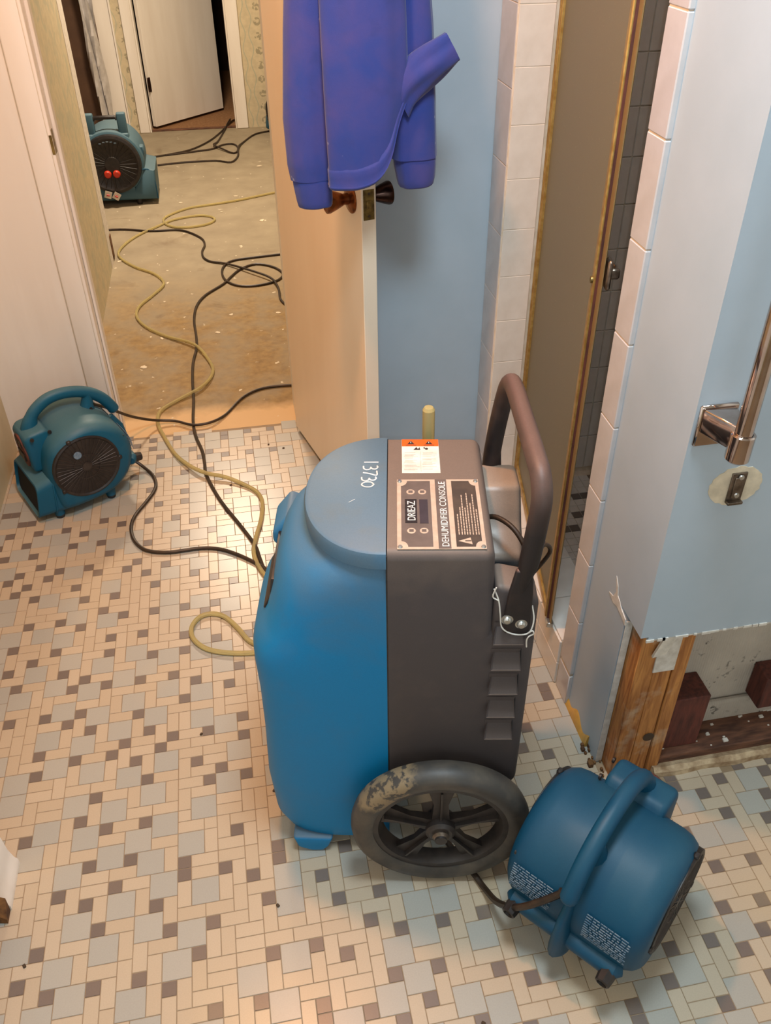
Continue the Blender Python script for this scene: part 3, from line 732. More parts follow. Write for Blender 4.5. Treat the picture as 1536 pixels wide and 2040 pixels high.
# control panel
panel = MB().box(-5.62, -.62, -7.0, -.35, 29.48, 29.53, 0.02).build('control_panel', 'pale_print', deh)
def pf(x, y): return P(-.62 - 5.0 * x, 7.0 - 6.65 * y, 29.53)      # x: away from the blue half, y: from the far end to the near end
def plate(name, m, x0, x1, y0, y1, h=.02, cut=0):
    a, c = pf(x0, y0), pf(x1, y1); mb = MB()
    if cut:
        q = []
        for (x, y, sx, sy) in ((x0, y0, 1, 1), (x1, y0, -1, 1), (x1, y1, -1, -1), (x0, y1, 1, -1)):
            if cut & {(1, 1): 1, (-1, 1): 2, (-1, -1): 4, (1, -1): 8}[(sx, sy)]:
                pts = [(x + sx * .075 * math.cos(t), y + sy * .075 * math.sin(t)) for t in [k * PI / 10 for k in range(6)]]
                if sx * sy > 0: pts = pts[::-1]
                q += pts
            else: q.append((x, y))
        mb.prism(q, lambda p, a2: pf(*p) + Vector((0, 0, a2)), 0, h)
    else: mb.box(min(a.x, c.x), max(a.x, c.x), min(a.y, c.y), max(a.y, c.y), 29.53, 29.53 + h)
    return mb.build(name, m, panel, smooth=False)
plate('key_field', 'panel_grey', .05, .405, .03, .97, cut=9)
plate('title_strip', 'panel_grey', .465, .605, .005, .995)
plate('warning_field', 'panel_dark', .665, .955, .03, .97, cut=6)
plate('display', 'display', .265, .365, .315, .66, .035)
plate('badge', 'label_black', .095, .235, .31, .655, .035)
mb = MB()
text_mb(mb, 'DRIEAZ', pf(.215, .62) + Vector((0, 0, .038)), P(0, 1, 0), P(1, 0, 0), .46, 1.85); mb.build('badge_lettering', 'white_ink', panel, smooth=False); mb = MB()
text_mb(mb, 'DEHUMIDIFIER CONSOLE', pf(.585, .97) + Vector((0, 0, .022)), P(0, 1, 0), P(1, 0, 0), .40, 6.15)
mb.build('title_lettering', 'white_ink', panel, smooth=False)
for x, y in ((.165, .2), (.305, .2), (.165, .76), (.31, .76)):
    mb = MB(); mb.lathe([(0, .035), (.24, .035), (.27, .0)], pf(x, y), (0, 0, 1), 24); k = mb.build('key', 'pale_print', panel)
    mb = MB(); c = pf(x, y); mb.box(c.x - .13, c.x + .13, c.y - .12, c.y + .12, 29.565, 29.575); mb.box(c.x - .06, c.x + .06, c.y - .05, c.y + .05, 29.575, 29.58)
    mb.build('symbol', 'panel_grey', k, smooth=False)
for x, y in ((.035, .03), (.965, .03), (.965, .97), (.035, .97)):
    MB().lathe([(0, .09), (.1, .08), (.15, .0)], pf(x, y), (0, 0, 1), 16).build('screw', 'zinc', panel)
mb = MB(); mb.prism([(.69, .90), (.845, .945), (.83, .855)], lambda p, a: pf(*p) + Vector((0, 0, a)), .02, .035)
mb.build('warning_triangle', 'pale_print', panel, smooth=False)
mb = MB(); c = pf(.79, .90); mb.box(c.x - .22, c.x + .12, c.y - .04, c.y + .04, 29.56, 29.575); mb.build('triangle_mark', 'panel_dark', panel, smooth=False)
mb = MB()
for i, (x, ya) in enumerate(((.70, .52), (.735, .42), (.765, .25), (.795, .44), (.825, .22), (.86, .36), (.895, .24), (.925, .46))):
    a, c = pf(x, ya), pf(x + .012, .815)
    y = c.y
    while y > a.y + .1 or y < a.y - .1:
        st = min(random.uniform(.12, .3), abs(a.y - y)); sg = 1 if a.y > y else -1
        mb.box(min(a.x, c.x), max(a.x, c.x), min(y, y + sg * st), max(y, y + sg * st), 29.55, 29.562); y += sg * (st + .05)
        if abs(a.y - y) < .12: break
mb.build('print_lines', 'pale_print', panel, smooth=False)
# safety sticker
stk = MB().box(-3.35, -.95, -11.55, -7.72, 29.49, 29.515, 0.01).build('safety_sticker', 'paper', deh)
MB().box(-3.34, -.96, -11.54, -10.72, 29.515, 29.522).build('orange_header', 'orange', stk, smooth=False)
mb = MB()
for u in (-1.55, -2.72):
    mb.prism([(u - .24, 10.95), (u + .24, 10.95), (u, 11.38)], lambda p, a: P(p[0], p[1], a), 29.522, 29.53)
    mb.box(u - .34, u + .34, -10.88, -10.82, 29.522, 29.53)
mb.prism([(-1.7, 10.3), (-1.9, 10.62), (-2.0, 10.4), (-2.1, 10.6), (-2.15, 10.3)], lambda p, a: P(p[0], p[1], a), 29.515, 29.525)
mb.lathe([(0, .01), (.11, .01), (.11, 0)], P(-2.55, 10.42, 29.515), (0, 0, 1), 12)
mb.box(-2.45, -2.36, -10.6, -10.45, 29.515, 29.525)
mb.build('symbols', 'ink', stk, smooth=False)
for u in (-1.545, -2.72): MB().box(u - .02, u + .02, -11.25, -11.08, 29.53, 29.536).build('exclamation', 'paper', stk, smooth=False)
mb = MB(); random.seed(11)
mb.box(-2.155, -2.14, -10.1, -7.85, 29.515, 29.52)
for c0 in (-1.08, -2.24):
    v = 10.0
    while v > 7.95:
        L = random.uniform(.55, .98); mb.box(c0 - L, c0 - (0 if random.random() < .5 else .06), -v - .012, -v + .012, 29.515, 29.52)
        v -= .1 if random.random() < .75 else .24
mb.build('print_lines', 'ink_grey', stk, smooth=False)
# hand-written number on the lid: strokes of white marker
segs = {'1': [[(0, .5), (1, .5)]],
        '3': [[(.95, .15), (1.0, .45), (.85, .8), (.62, .75), (.52, .4), (.5, .75), (.25, .95), (.05, .7), (.02, .2)]],
        '7': [[(.98, .05), (.98, .95), (.5, .6), (.05, .4)]],
        '0': [[(.9, .5), (.7, .95), (.3, .95), (.08, .5), (.3, .05), (.7, .05), (.9, .5)]]}
mb = MB()
for i, ch in enumerate('13730'):
    for st_ in segs[ch]:
        pts = [P(1.45 - .92 * x + .04 * i, 9.15 - .60 * i - .52 * y, 29.51) for x, y in st_]
        mb.tube(smooth_path(pts, 3), .055, 6)
mb.build('number', 'white_ink', lid)
mb = MB(); mb.tube([P(1.9, 5.0, 29.51), P(2.25, 4.7, 29.51)], .02, 5); mb.build('scratch', 'white_ink', lid)
# ------------------------------------------------------------ small air movers
def arc(cx, cz, r, a0, a1, n): return [(cx + r * math.cos(math.radians(a0 + (a1 - a0) * k / n)), cz + r * math.sin(math.radians(a0 + (a1 - a0) * k / n))) for k in range(n + 1)]
def inset(poly, d):
    """offset a closed outline inwards by d (simple, for smooth outlines)"""
    n = len(poly); o = []
    for i in range(n):
        a, b, c = Vector(poly[i - 1]), Vector(poly[i]), Vector(poly[(i + 1) % n])
        t = (c - a).normalized(); o.append(tuple(b + Vector((-t.y, t.x)) * d))
    return o
def make_fan(col, lab):
    t = thing('air_mover', lab, 'fan')
    W = 5.0
    # scroll outline; x towards the rear
    out = [(-5.9, 1.0), (-4.5, .9), (-2.5, .95)] + arc(-1.3, 5.95, 5.0, -76, 0, 9) + arc(-1.3, 5.95, 5.0, 12, 150, 15) + [(-6.0, 7.0), (-6.2, 5.0)]
    P2 = [Vector(p) for p in out] + [Vector(out[0])]; L = [0]
    for a, b in zip(P2, P2[1:]): L.append(L[-1] + (b - a).length)
    n = 72; rs = []
    for k in range(n):
        s = L[-1] * k / n; i = max(j for j in range(len(L)) if L[j] <= s); i = min(i, len(P2) - 2)
        rs.append(P2[i].lerp(P2[i + 1], (s - L[i]) / max(1e-6, L[i + 1] - L[i])))
    for _ in range(7): rs = [(rs[i - 1] + rs[i] * 2 + rs[(i + 1) % n]) / 4 for i in range(n)]
    def ring(y, d): return [Vector((p[0], y, p[1])) for p in inset([tuple(q) for q in rs], d)]
    mb = MB(); mb.loft([ring(-W, 1.0), ring(-W + .1, .75), ring(-W + .4, .38), ring(-W + .85, .12), ring(-W + 1.5, .0), ring(0, -.05), ring(W - 1.5, 0), ring(W - .85, .12), ring(W - .4, .38), ring(W - .1, .75), ring(W, 1.0)])
    mb.build('housing', col, t, ang=50)
    def sect(x, z0, z1, hw, r=.9, m=6):
        q = []
        for cy, cz, a0 in ((hw - r, z1 - r, 0), (-hw + r, z1 - r, 90), (-hw + r, z0 + r, 180), (hw - r, z0 + r, 270)):
            for k in range(m + 1):
                a = math.radians(a0 + 90 * k / m); q.append(Vector((x + (z1 - .9 - cz - r * math.sin(a)) * .0, cy + r * math.cos(a), cz + r * math.sin(a))))
        return q
    def slant(q, k): return [Vector((p.x + k * (p.z - .9), p.y, p.z)) for p in q]
    mb = MB(); mb.loft([sect(-3.0, .9, 6.2, 4.6), sect(-5.2, .9, 5.9, 4.5), slant(sect(-7.2, .8, 5.2, 4.1), .1), slant(sect(-8.2, .7, 4.9, 3.9), .16), slant(sect(-8.25, .85, 4.7, 3.75, .8), .16), slant(sect(-7.2, 1.0, 4.6, 3.7, .8), .1)], True, False)
    mb.build('snout', col, t, ang=45)
    mb = MB(); mb.loft([slant(sect(-7.9, .95, 4.65, 3.7, .75), .16), slant(sect(-6.0, 1.0, 4.6, 3.6, .75), .16)]); mb.build('outlet', 'black_void', t)
    mb = MB(); q = slant(sect(-6.3, .86, 5.48, 4.34), .1); mb.tube(q + [q[0]], .11, 6); mb.build('outlet_seam', col, t)
    # control block above the outlet
    mb = MB(); mb.prism([(-6.9, 5.6), (-7.1, 9.7), (-6.5, 10.3), (-4.6, 10.5), (-3.4, 9), (-3.4, 5.6)], lambda p, a: (p[0], a, p[1]), -2.2, 2.2, .5, 3)
    mb.build('control_block', col, t, ang=50)
    mb = MB(); mb.prism([(1.8 * math.cos(k * PI / 12), 7.7 + 2.0 * math.sin(k * PI / 12)) for k in range(24)], lambda p, a: (a - .05 * (p[1] - 7.6), p[0], p[1]), -7.15, -6.9, .06)
    cp = mb.build('control_face', 'dark_wood', t)
    MB().box(-7.3, -7.05, -.9, -.2, 8.4, 9.3, .05).build('switch', 'black', cp)
    MB().box(-7.3, -7.05, .2, .9, 8.4, 9.3, .05).build('switch', 'black', cp)
    MB().box(-7.3, -7.05, -1.0, 1.0, 6.7, 7.7, .05).build('socket', 'black', cp)
    # inlet grilles on both sides
    for sg in (-1, 1):
        c = Vector((-2.0, sg * (W - .02), 6.1)); ax = Vector((0, sg, 0))
        mb = MB(); mb.lathe([(3.75, -.35), (3.75, .1), (3.58, .17), (3.4, .05), (3.35, -.25)], c, ax, 48)
        mb.lathe([(0, .06), (3.4, .06), (3.4, -.3)], c, ax, 48); g = mb.build('inlet_guard', 'black', t, ang=30)
        mb = MB()
        for k in range(40):
            a = 2 * PI * k / 40; d = Vector((math.cos(a), 0, math.sin(a))); r0 = .55 if k % 2 == 0 else 1.5
            mb.tube([c + ax * .1 + d * r0, c + ax * .1 + d * 3.4], .035, 4)
        for r in (.55, 1.5): mb.lathe([(r - .03, .06), (r - .03, .13), (r + .03, .13), (r + .03, .06)], c, ax, 40, True)
        mb.lathe([(0, .15), (.5, .13), (.55, .05)], c, ax, 20)
        tag(mb.build('guard_wires', 'rim', g), kind='stuff')
        if sg < 0: MB().lathe([(0, .18), (.42, .17), (.46, .06)], c + Vector((-.75, -.04, 1.75)), ax, 20).build('round_sticker', 'faded_print', g)
        for a in (110, -5, 215): 
            q = c + Vector((math.cos(math.radians(a)) * 3.75, 0, math.sin(math.radians(a)) * 3.75)); MB().box(q.x - .25, q.x + .25, q.y - .2, q.y + .2, q.z - .25, q.z + .25, .1).build('guard_tab', 'black', g)
    # carrying handle with its cord hook
    hp = smooth_path([(-5.8, 0, 9.2), (-5.5, 0, 10.6), (-4.7, 0, 11.8), (-3.0, 0, 12.75), (-.9, 0, 12.8), (1.2, 0, 12.1), (2.7, 0, 10.9), (3.6, 0, 9.5), (3.9, 0, 8.7)], 5)
    rr = [1.05 - .45 * min(1, i / 8) for i in range(len(hp))]; rr[-1] = .4; rr[-2] = .55
    mb = MB(); mb.tube(hp, rr, 14, True, [(1, 1.1)] * len(hp)); mb.tube(smooth_path([(1.3, 0, 12.0), (1.1, 0, 11.0), (.8, 0, 9.8)], 4), [.62, .6, .6, .62, .66, .7, .78, .86, .95], 12)
    mb.build('handle', col, t, ang=60)
    for x, y, z in ((-6.3, -2.52, 9.9), (-4.3, -2.52, 10.2), (1.1, -.75, 10.3), (2.7, -4.5, 7.9)): MB().lathe([(0, .06), (.2, .06), (.22, -.1)], (x, y, z), (0, -1, 0), 12).build('screw_hole', 'black', t)
    # rear ridge, feet
    mb = MB(); mb.tube([(3.2, -4.1, 4.1), (3.4, -3.8, 4.1), (3.4, 3.8, 4.1), (3.2, 4.1, 4.1)], [.4, .72, .72, .4], 12); mb.build('rear_ridge', col, t)
    mb = MB(); mb.tube([(3.0, 0, 8.2), (3.75, 0, 6.6), (3.8, 0, 5.2), (3.65, 0, 3.4), (2.9, 0, 2.2)], [.6, .75, .95, 1.25, 1.2], 14, True, [(.5, 1)] * 5); mb.build('rear_rib', col, t, ang=60)
    for y in (-3.5, 3.5):
        MB().lathe([(.55, 0), (.55, .4), (.48, .95), (.35, 1.0), (.3, .8), (0, .8)], (3.7, y, 4.05), (1, 0, -.12), 8).build('rubber_foot', 'black', t, ang=30)
        for x in (.2, -5.9):
            f = MB().lathe([(.55, .0), (.55, .5), (.8, 1.3)], (x, y, 0.42), (0, 0, 1), 14).build('foot_boss', col, t)
            MB().lathe([(0, 0), (.45, 0), (.5, .1), (.5, .5)], (x, y, 0), (0, 0, 1), 12).build('rubber_foot', 'black', f)
    # faded warning print on the rear
    for y0 in (-4.2, 1.2):
        mb = MB(); random.seed(int(y0 * 10) + 60)
        for r in range(11):
            a = math.radians(-2 + r * 2.3); x = -1.3 + 5.04 * math.cos(a); z = 5.95 + 5.04 * math.sin(a); y = y0
            while y < y0 + 2.9:
                w = random.uniform(.1, .5); mb.box(x - .02, x + .02, y, min(y + w, y0 + 3.0), z, z + .085); y += w + random.uniform(.03, .12)
        mb.build('print_lines', 'faded_print', t, smooth=False)
    return t
fan1 = make_fan('fan_teal_lit', 'dusty teal snail-shaped air mover showing its round grille by the white doorway wall')
fan1.location = Vector((-7.7, 54.1, 0)) * I; fan1.rotation_euler = (0, 0, math.atan2(.452, .892))
fan1['group'] = 'small teal air movers'
fan2 = make_fan('fan_blue', 'deep blue air mover with its carrying handle on top beside the dehumidifier wheel')
fan2['group'] = 'small teal air movers'
fan2.location = Vector((30.1, -7.6, 0.0)) * I; fan2.rotation_euler = (0, 0, math.radians(-140.5))
fan3 = copy_tree(fan1); fan3['label'] = 'blue air mover at the far wallpaper wall, almost hidden behind the open white door'
fan3.location = Vector((31.5, 208, 0)) * I; fan3.rotation_euler = (0, 0, math.radians(-60))

# ------------------------------------------------------------ large air mover in the hall
big = thing('air_mover', 'large grey-teal air mover with black round face and red knobs in the hall', 'fan', (-11, 158, 0))
mb = MB(); out = arc(0, 8.7, 6.3, 200, 520, 40)
o2 = [(p[0], p[1]) for p in arc(0, 8.7, 6.4, -60, 225, 36)] + [(-4.6, 1.2), (8.0, 1.0), (8.3, 7.0), (6.2, 7.6)]
def br(y, d): return [Vector((p[0], y, p[1])) for p in inset(o2, d)]
mb.loft([br(0, .5), br(.25, .1), br(1, 0), br(10, 0), br(10.8, .1), br(11, .5)]); mb.build('housing', 'fan_grey', big, ang=50)
mb = MB(); mb.lathe([(0, .75), (1.5, .75), (1.6, .55), (4.6, .45), (5.2, .8), (5.75, .7), (5.9, 0)], (0, 0, 8.7), (0, -1, 0), 48)
for k in range(28):
    a = 2 * PI * k / 28; mb.tube([(1.4 * math.cos(a), -.62, 8.7 + 1.4 * math.sin(a)), (5.1 * math.cos(a), -.62, 8.7 + 5.1 * math.sin(a))], .05, 4)
mb.build('inlet_cover', 'black', big, ang=35)
mb = MB()
for k in range(5): mb.box(-1.9 + k * .75, -1.4 + k * .75, -.86, -.8, 13.2 - .08 * (k - 2) ** 2, 13.4 - .08 * (k - 2) ** 2)
mb.build('print_marks', 'faded_print', big, smooth=False)
for x in (-1.25, .55):
    MB().lathe([(0, .75), (.55, .7), (.75, .45), (.78, 0)], (x, -.6, 6.9), (0, -1, 0), 16).build('knob', 'red', big)
for i, (x, z, rr_) in enumerate(((-.2, 2.6, 35), (-1.9, 3.0, 20))):
    mb = MB(); mb.box(-.7, .7, -.03, .03, -1.0, .6, .02); g = mb.build('tag', 'paper', big); g.location = Vector((x, -1.0, z)) * I; g.rotation_euler = (math.radians(12), math.radians(rr_), 0)
    MB().tube([(-.3, -.04, -.3), (.3, -.04, -.2)], .25, 6).build('tag_mark', 'red', g)
    MB().tube(smooth_path([(x - .2, -1.0, z + .5), (x, -1.0, z + 2), (x - .3, -.8, 6.4)], 3), .06, 6).build('tie', 'cord', big)
for x in (-3.2, 3.2):
    MB().box(x - .9, x + .9, 1.0, 2.6, 13.4, 18.2, .3, 3).build('handle_post', 'fan_grey', big)
    MB().box(x - 1.0, x + 1.0, .6, 3.0, 12.6, 14.4, .35, 3).build('handle_post', 'fan_grey', big)
MB().tube([(-2.4, 1.6, 17.0), (-2.0, 1.6, 17.4), (2.0, 1.6, 17.4), (2.4, 1.6, 17.0)], .42, 10).build('handle', 'black', big)
MB().box(5.4, 6.6, 2, 4, 9.6, 11.4, .2).build('cord_clip', 'fan_grey', big)
mb = MB(); mb.tube(smooth_path([(5.2, .1, 7.3), (7.2, .2, 7.0), (7.9, .2, 4.5), (8.0, .2, 1.2)], 4), .16, 8); mb.build('outlet_seam', 'fan_blue', big)
for x in (-4, 4.0):
    for y in (1.2, 9.5): MB().lathe([(0, 0), (.55, 0), (.6, .2), (.6, 1.6)], (x, y, 0), (0, 0, 1), 12).build('rubber_foot', 'black', big)

# ------------------------------------------------------------ bathroom door, with knobs
DE = Vector((.2416, -.970, 0)); da = math.atan2(DE.y, DE.x)
door = struct(bpy.data.objects.new('door_1', None)); C.objects.link(door); door.location = Vector((16.9, 61.5, 0)) * I; door.rotation_euler = (0, 0, da)
MB().box(0, 24.0, 0, 1.375, .6, 80, 0.05).build('leaf', 'door_paint', door, smooth=False)
MB().box(23.98, 24.05, .18, 1.2, 34.9, 37.5, 0.02).box(24.0, 24.16, .45, .95, 35.9, 36.6, .06).build('latch_plate', 'brass', door)
for z in (35.25, 37.15): MB().lathe([(0, .03), (.1, .03), (.12, 0)], (24.05, .7, z), (1, 0, 0), 10).build('latch_screw', 'dirt', door)
kp = [(0, 0), (1.28, 0), (1.28, .1), (1.1, .22), (.5, .35), (.48, .75), (.58, .95), (.8, 1.5), (1.02, 2.15), (1.0, 2.35), (.82, 2.42), (.78, 2.36), (0, 2.36)]
for y, ax, m in ((0, -1, 'bronze'), (1.375, 1, 'dark_bronze')):
    MB().lathe(kp, (21.7, y, 36.2), (0, ax, 0), 32).build('door_knob', m, door, ang=30)
for z in (9, 70): MB().tube([(-.15, 1.4, z), (-.15, 1.4, z + 3.5)], .25, 10).build('hinge', 'brass', door)
MB().box(23.5, 24.3, .1, 1.3, 71.5, 72.0, .1).box(24.15, 24.35, .3, 1.1, 69.0, 72.0, .08).tube(smooth_path([(24.3, .7, 69.3), (25.0, .7, 69.0), (25.6, .7, 69.4), (25.7, .7, 70.3)], 4), .2, 8).build('coat_hook', 'brass', door)

# ------------------------------------------------------------ sweatshirt on the door
sh = thing('sweatshirt', 'blue-violet fleece sweatshirt hanging over the end of the white door', 'sweatshirt', (22.6, 35.6, 38))
def fold(k, z, ph): return .045 * math.sin(5 * k + ph + z * .05) + .025 * math.sin(8 * k - ph + z * .09) + .03 * math.sin(3 * k + z * .2)
def cloth_tube(name, path, parent, n=56, ph=0.0, amp=1.0, ends=(True, True), thick=True, mat='fleece'):
    """path rows: (x, y, z, half width, half depth, z shift across the width)"""
    mb = MB(); rings = []
    for (x, y, z, a, d, sl) in path:
        r = []
        for k in range(n):
            t = 2 * PI * k / n; f = 1 + amp * fold(t, z, ph); c, s = math.cos(t), math.sin(t)
            r.append(Vector((x - 22.6 + a * f * (abs(c) ** .85) * (1 if c > 0 else -1), y - 35.6 + d * f * s, z - 38 + sl * (c * .5 + .5) ** 4.5)))
        rings.append(r)
    mb.loft(rings, *ends); return mb.build(name, mat, parent, ang=75)
def rows(keys, n):
    out = []
    for i in range(n + 1):
        t = i / n * (len(keys) - 1); j = min(int(t), len(keys) - 2); f = t - j; f = f * f * (3 - 2 * f) if False else f
        out.append(tuple(a + (b - a) * f for a, b in zip(keys[j], keys[j + 1])))
    return out
body = cloth_tube('body', rows([(22.9, 36.3, 69.2, .8, .7, 0), (22.8, 36.0, 66, 2.2, 1.2, 0), (22.7, 35.7, 60, 3.1, 1.5, 0), (22.7, 35.3, 53, 3.05, 1.5, .0), (22.65, 35.0, 47.5, 3.1, 1.55, 1.2), (22.6, 34.9, 43, 3.1, 1.6, 4.2), (22.6, 34.9, 40.2, 3.1, 1.55, 6.0)], 44), sh, ph=.4, amp=.9)
cloth_tube('hem_band', rows([(22.6, 34.85, 40.5, 3.12, 1.58, 5.9), (22.6, 34.85, 40.3, 3.18, 1.64, 6.0), (22.6, 34.85, 39.3, 3.14, 1.6, 6.6), (22.6, 34.85, 39.15, 3.2, 1.66, 6.7), (22.6, 34.85, 38.95, 3.05, 1.5, 6.8)], 8), sh, ph=.4, amp=.9)
mb = MB(); hs = []
for i in range(13):
    f = i / 12; hs.append((25.4 + 4.0 * f, 34.9 - .35 * math.sin(f * PI), 45.0 + 3.7 * f ** .6, 1.15 - .1 * f + .12 * math.sin(f * PI)))
rings = []
for i, (x, y, z, r) in enumerate(hs):
    tz = Vector((4.3, 0, 2.6)).normalized(); up = Vector((-tz.z, 0, tz.x)); ring = []
    for k in range(32):
        t = 2 * PI * k / 32; rad = r * (1 + .10 * math.sin(4 * t + i * .35) + .06 * math.sin(7 * t)); ring.append(Vector((x - 22.6, y - 35.6, z - 38)) + up * math.cos(t) * rad * 1.1 + Vector((0, 1, 0)) * math.sin(t) * rad * .62)
    rings.append(ring)
last = rings[-1]; cen = sum(last, Vector()) / len(last)
rings += [[cen + (p - cen) * .8 - Vector((.08, 0, .05)) for p in last], [cen + (p - cen) * .7 - Vector((.9, 0, .5)) for p in last]]
mb.loft(rings); mb.build('turned_up_hem', 'fleece', sh, ang=75)
ls = cloth_tube('sleeve', rows([(20.6, 36.1, 63, 1.5, 1.0, 0), (19.3, 36.3, 56, 1.6, 1.1, 0), (18.8, 36.2, 50, 1.75, 1.15, 0), (18.35, 36.0, 44, 1.85, 1.2, 0), (18.3, 35.9, 40.6, 1.75, 1.15, 0), (18.35, 35.9, 39.4, 1.62, 1.05, 0)], 30), sh, ph=2.0, amp=.8)
cloth_tube('cuff', rows([(18.38, 35.9, 39.7, 1.5, 1.0, 0), (18.4, 35.9, 39.3, 1.55, 1.02, 0), (18.55, 35.9, 37.4, 1.42, .95, 0), (18.55, 35.9, 37.2, 1.3, .85, 0)], 5), ls, ph=2.0, amp=.7)
rs_ = cloth_tube('sleeve', rows([(24.6, 36.9, 63, 1.3, 1.0, 0), (25.9, 36.7, 56, 1.8, 1.2, 0), (26.3, 36.4, 50, 1.95, 1.25, 0), (26.6, 36.1, 45, 1.85, 1.25, 0), (26.75, 36.0, 41.5, 1.85, 1.2, 0), (26.75, 36.0, 40.6, 1.9, 1.2, 0)], 30), sh, ph=4.1, amp=.9)
cloth_tube('cuff', rows([(26.8, 36.0, 40.9, 1.72, 1.1, 0), (26.85, 36.0, 40.4, 1.8, 1.1, 0), (27.0, 36.0, 38.5, 1.55, 1.0, .2), (27.0, 36.0, 38.3, 1.4, .9, .2)], 5), rs_, ph=4.1, amp=.7)

# ------------------------------------------------------------ shower door
sd = thing('shower_door', 'gold framed shower door with amber obscure glass standing ajar', 'shower door', (39.6, 39.2, 6.0), math.atan2(-.983, -.186))
MB().box(-.5, .05, -.35, .35, -.4, 70, .05).build('hinge_channel', 'gold', sd)
MB().box(.1, .55, -.3, .3, 0, 70, .05).build('stile', 'gold', sd)
MB().box(22.7, 23.3, -.35, .35, 0, 70, .08).build('stile', 'gold', sd)
MB().box(.5, 22.8, -.25, .25, .0, .8, .06).build('bottom_rail', 'gold', sd)
MB().box(.5, 22.8, -.25, .25, 69, 70, .06).build('top_rail', 'gold', sd)
MB().box(.5, 22.75, -.06, .06, .7, 69.2).build('glass_pane', 'obscure_glass', sd, smooth=False)
MB().box(23.32, 23.42, -.2, .2, 0, 70).build('stile_slot', 'dark_wood', sd, smooth=False)
MB().box(23.42, 24.35, -.03, .03, .2, 70).build('seal', 'seal', sd, smooth=False)
MB().box(23.2, 24.1, -.3, .3, -.55, .0, .08).build('corner_bracket', 'zinc', sd)
h = MB().box(22.6, 23.0, .35, 1.1, 31.8, 32.4, .1).build('pull', 'chrome', sd)
MB().box(23.5, 24.5, .2, .55, 31.2, 33.2, .12).box(23.9, 24.3, .4, 1.1, 31.9, 32.6, .1).build('catch', 'grey_steel', sd)
MB().lathe([(0, .2), (.22, .15), (.25, 0)], (23.0, -.35, 31.4), (0, -1, 0), 12).build('knob', 'brass', sd)

# ------------------------------------------------------------ grab bar and the old bracket below it
gb = thing('grab_bar', 'chrome grab bar on a square wall plate on the blue wall', 'grab bar', (37.3, 2.7, 34.3))
MB().box(-1.15, 1.2, -.28, -.0, -1.35, 1.35, .1).build('wall_plate', 'chrome', gb)
mb = MB(); mb.prism([(-1.0, -.28), (1.0, -.28), (.62, -2.45), (-.1, -2.45)], lambda p, a: (p[0], p[1], a), -.35, 1.2, .1, 3); mb.build('arm', 'chrome', gb)
MB().lathe([(0, -.95), (.6, -.9), (.68, -.8), (.68, .75), (.6, .82), (.52, .82)], (.3, -2.45, 0), (0, 0, 1), 28).build('socket', 'chrome', gb, ang=30)
MB().lathe([(0, .4), (.5, .4), (.5, 30), (0, 30)], (.3, -2.45, 0), (0, 0, 1), 24).build('bar', 'chrome', gb, ang=30)
MB().box(-1.15, 1.2, -.28, -.0, 28, 30.6, .1).prism([(-.45, -.25), (.75, -.25), (.75, -2.6), (-.15, -2.6)], lambda p, a: (p[0], p[1], a), 28.6, 30.0, .12, 3).build('wall_plate', 'chrome', gb)
MB().lathe([(0, .12), (.2, .1), (.24, 0)], (-.6, -.28, .55), (0, -1, 0), 12).build('screw', 'zinc', gb)
pp = [(39.85 + 1.75 * math.cos(k * PI / 20) * (1 + .05 * math.sin(3 * k)), 29.55 + 1.42 * math.sin(k * PI / 20) * (1 + .04 * math.sin(2 * k + 1))) for k in range(40)]
MB().prism(pp, lambda p, a: (p[0], a, p[1]), 2.66, 2.72).build('plaster_patch', 'flake', stub, smooth=False)
br_ = thing('bracket', 'small grey metal mounting bracket left in a bare plaster patch below the grab bar', 'bracket', (39.9, 2.66, 29.5))
MB().box(-.5, .5, -.12, 0, -1.1, 1.05, .03).box(-.5, .5, -.42, 0, -1.15, -.95, .03).box(-.28, .28, -.2, -.05, -.75, .75, .03).build('strip', 'grey_steel', br_)
for z in (.8, -.55): MB().lathe([(0, .1), (.15, .08), (.18, 0)], (0.05, -.2, z), (0, -1, 0), 12).build('screw', 'zinc', br_)

# ------------------------------------------------------------ cords and hoses on the floor
def cord(name, label, cat, pts, r, mat, z=None, group=None, k=4):
    p3 = [(x, y, r if zz is None else zz) for (x, y), zz in zip(pts, z or [None] * len(pts))]
    o = MB().tube(smooth_path(p3, k), r, 8).build(name, mat); return tag(o, label, cat, group)
zz = [2.4, 1.2, .4] + [None] * 16
cord('power_cord', 'black cord looping over the vinyl from the left air mover to the dehumidifier', 'cord', [(-4.6, 56.0), (-3.34, 56.34), (-2.23, 55.69), (-1.36, 54.43), (-0.89, 52.53), (-1.08, 50.81), (-1.99, 48.69), (-3.03, 46.48), (-3.38, 44.5), (-3.06, 42.37), (-2.24, 40.72), (-1.14, 39.73), (0.99, 39.13), (4.2, 39.18), (6.34, 38.59), (8.42, 37.07), (10.43, 35.01), (11.96, 32.94), (13.46, 30.61)], .2, 'cord', zz)
cord('power_cord', 'black cord from the handle of the left air mover to behind the open door', 'cord', [(-6.3, 55.2), (-5.2, 57.5), (-3.6, 62.0), (-1.5, 65.6), (1.3, 65.98), (3.57, 64.51), (5.86, 64.69), (7.91, 66.88), (10.1, 70.64), (12.3, 72.61), (14.81, 73.27), (18.71, 73.08)], .18, 'cord', [10.2, 8.2, 4.2, 1.2] + [.5] * 3 + [None] * 5)
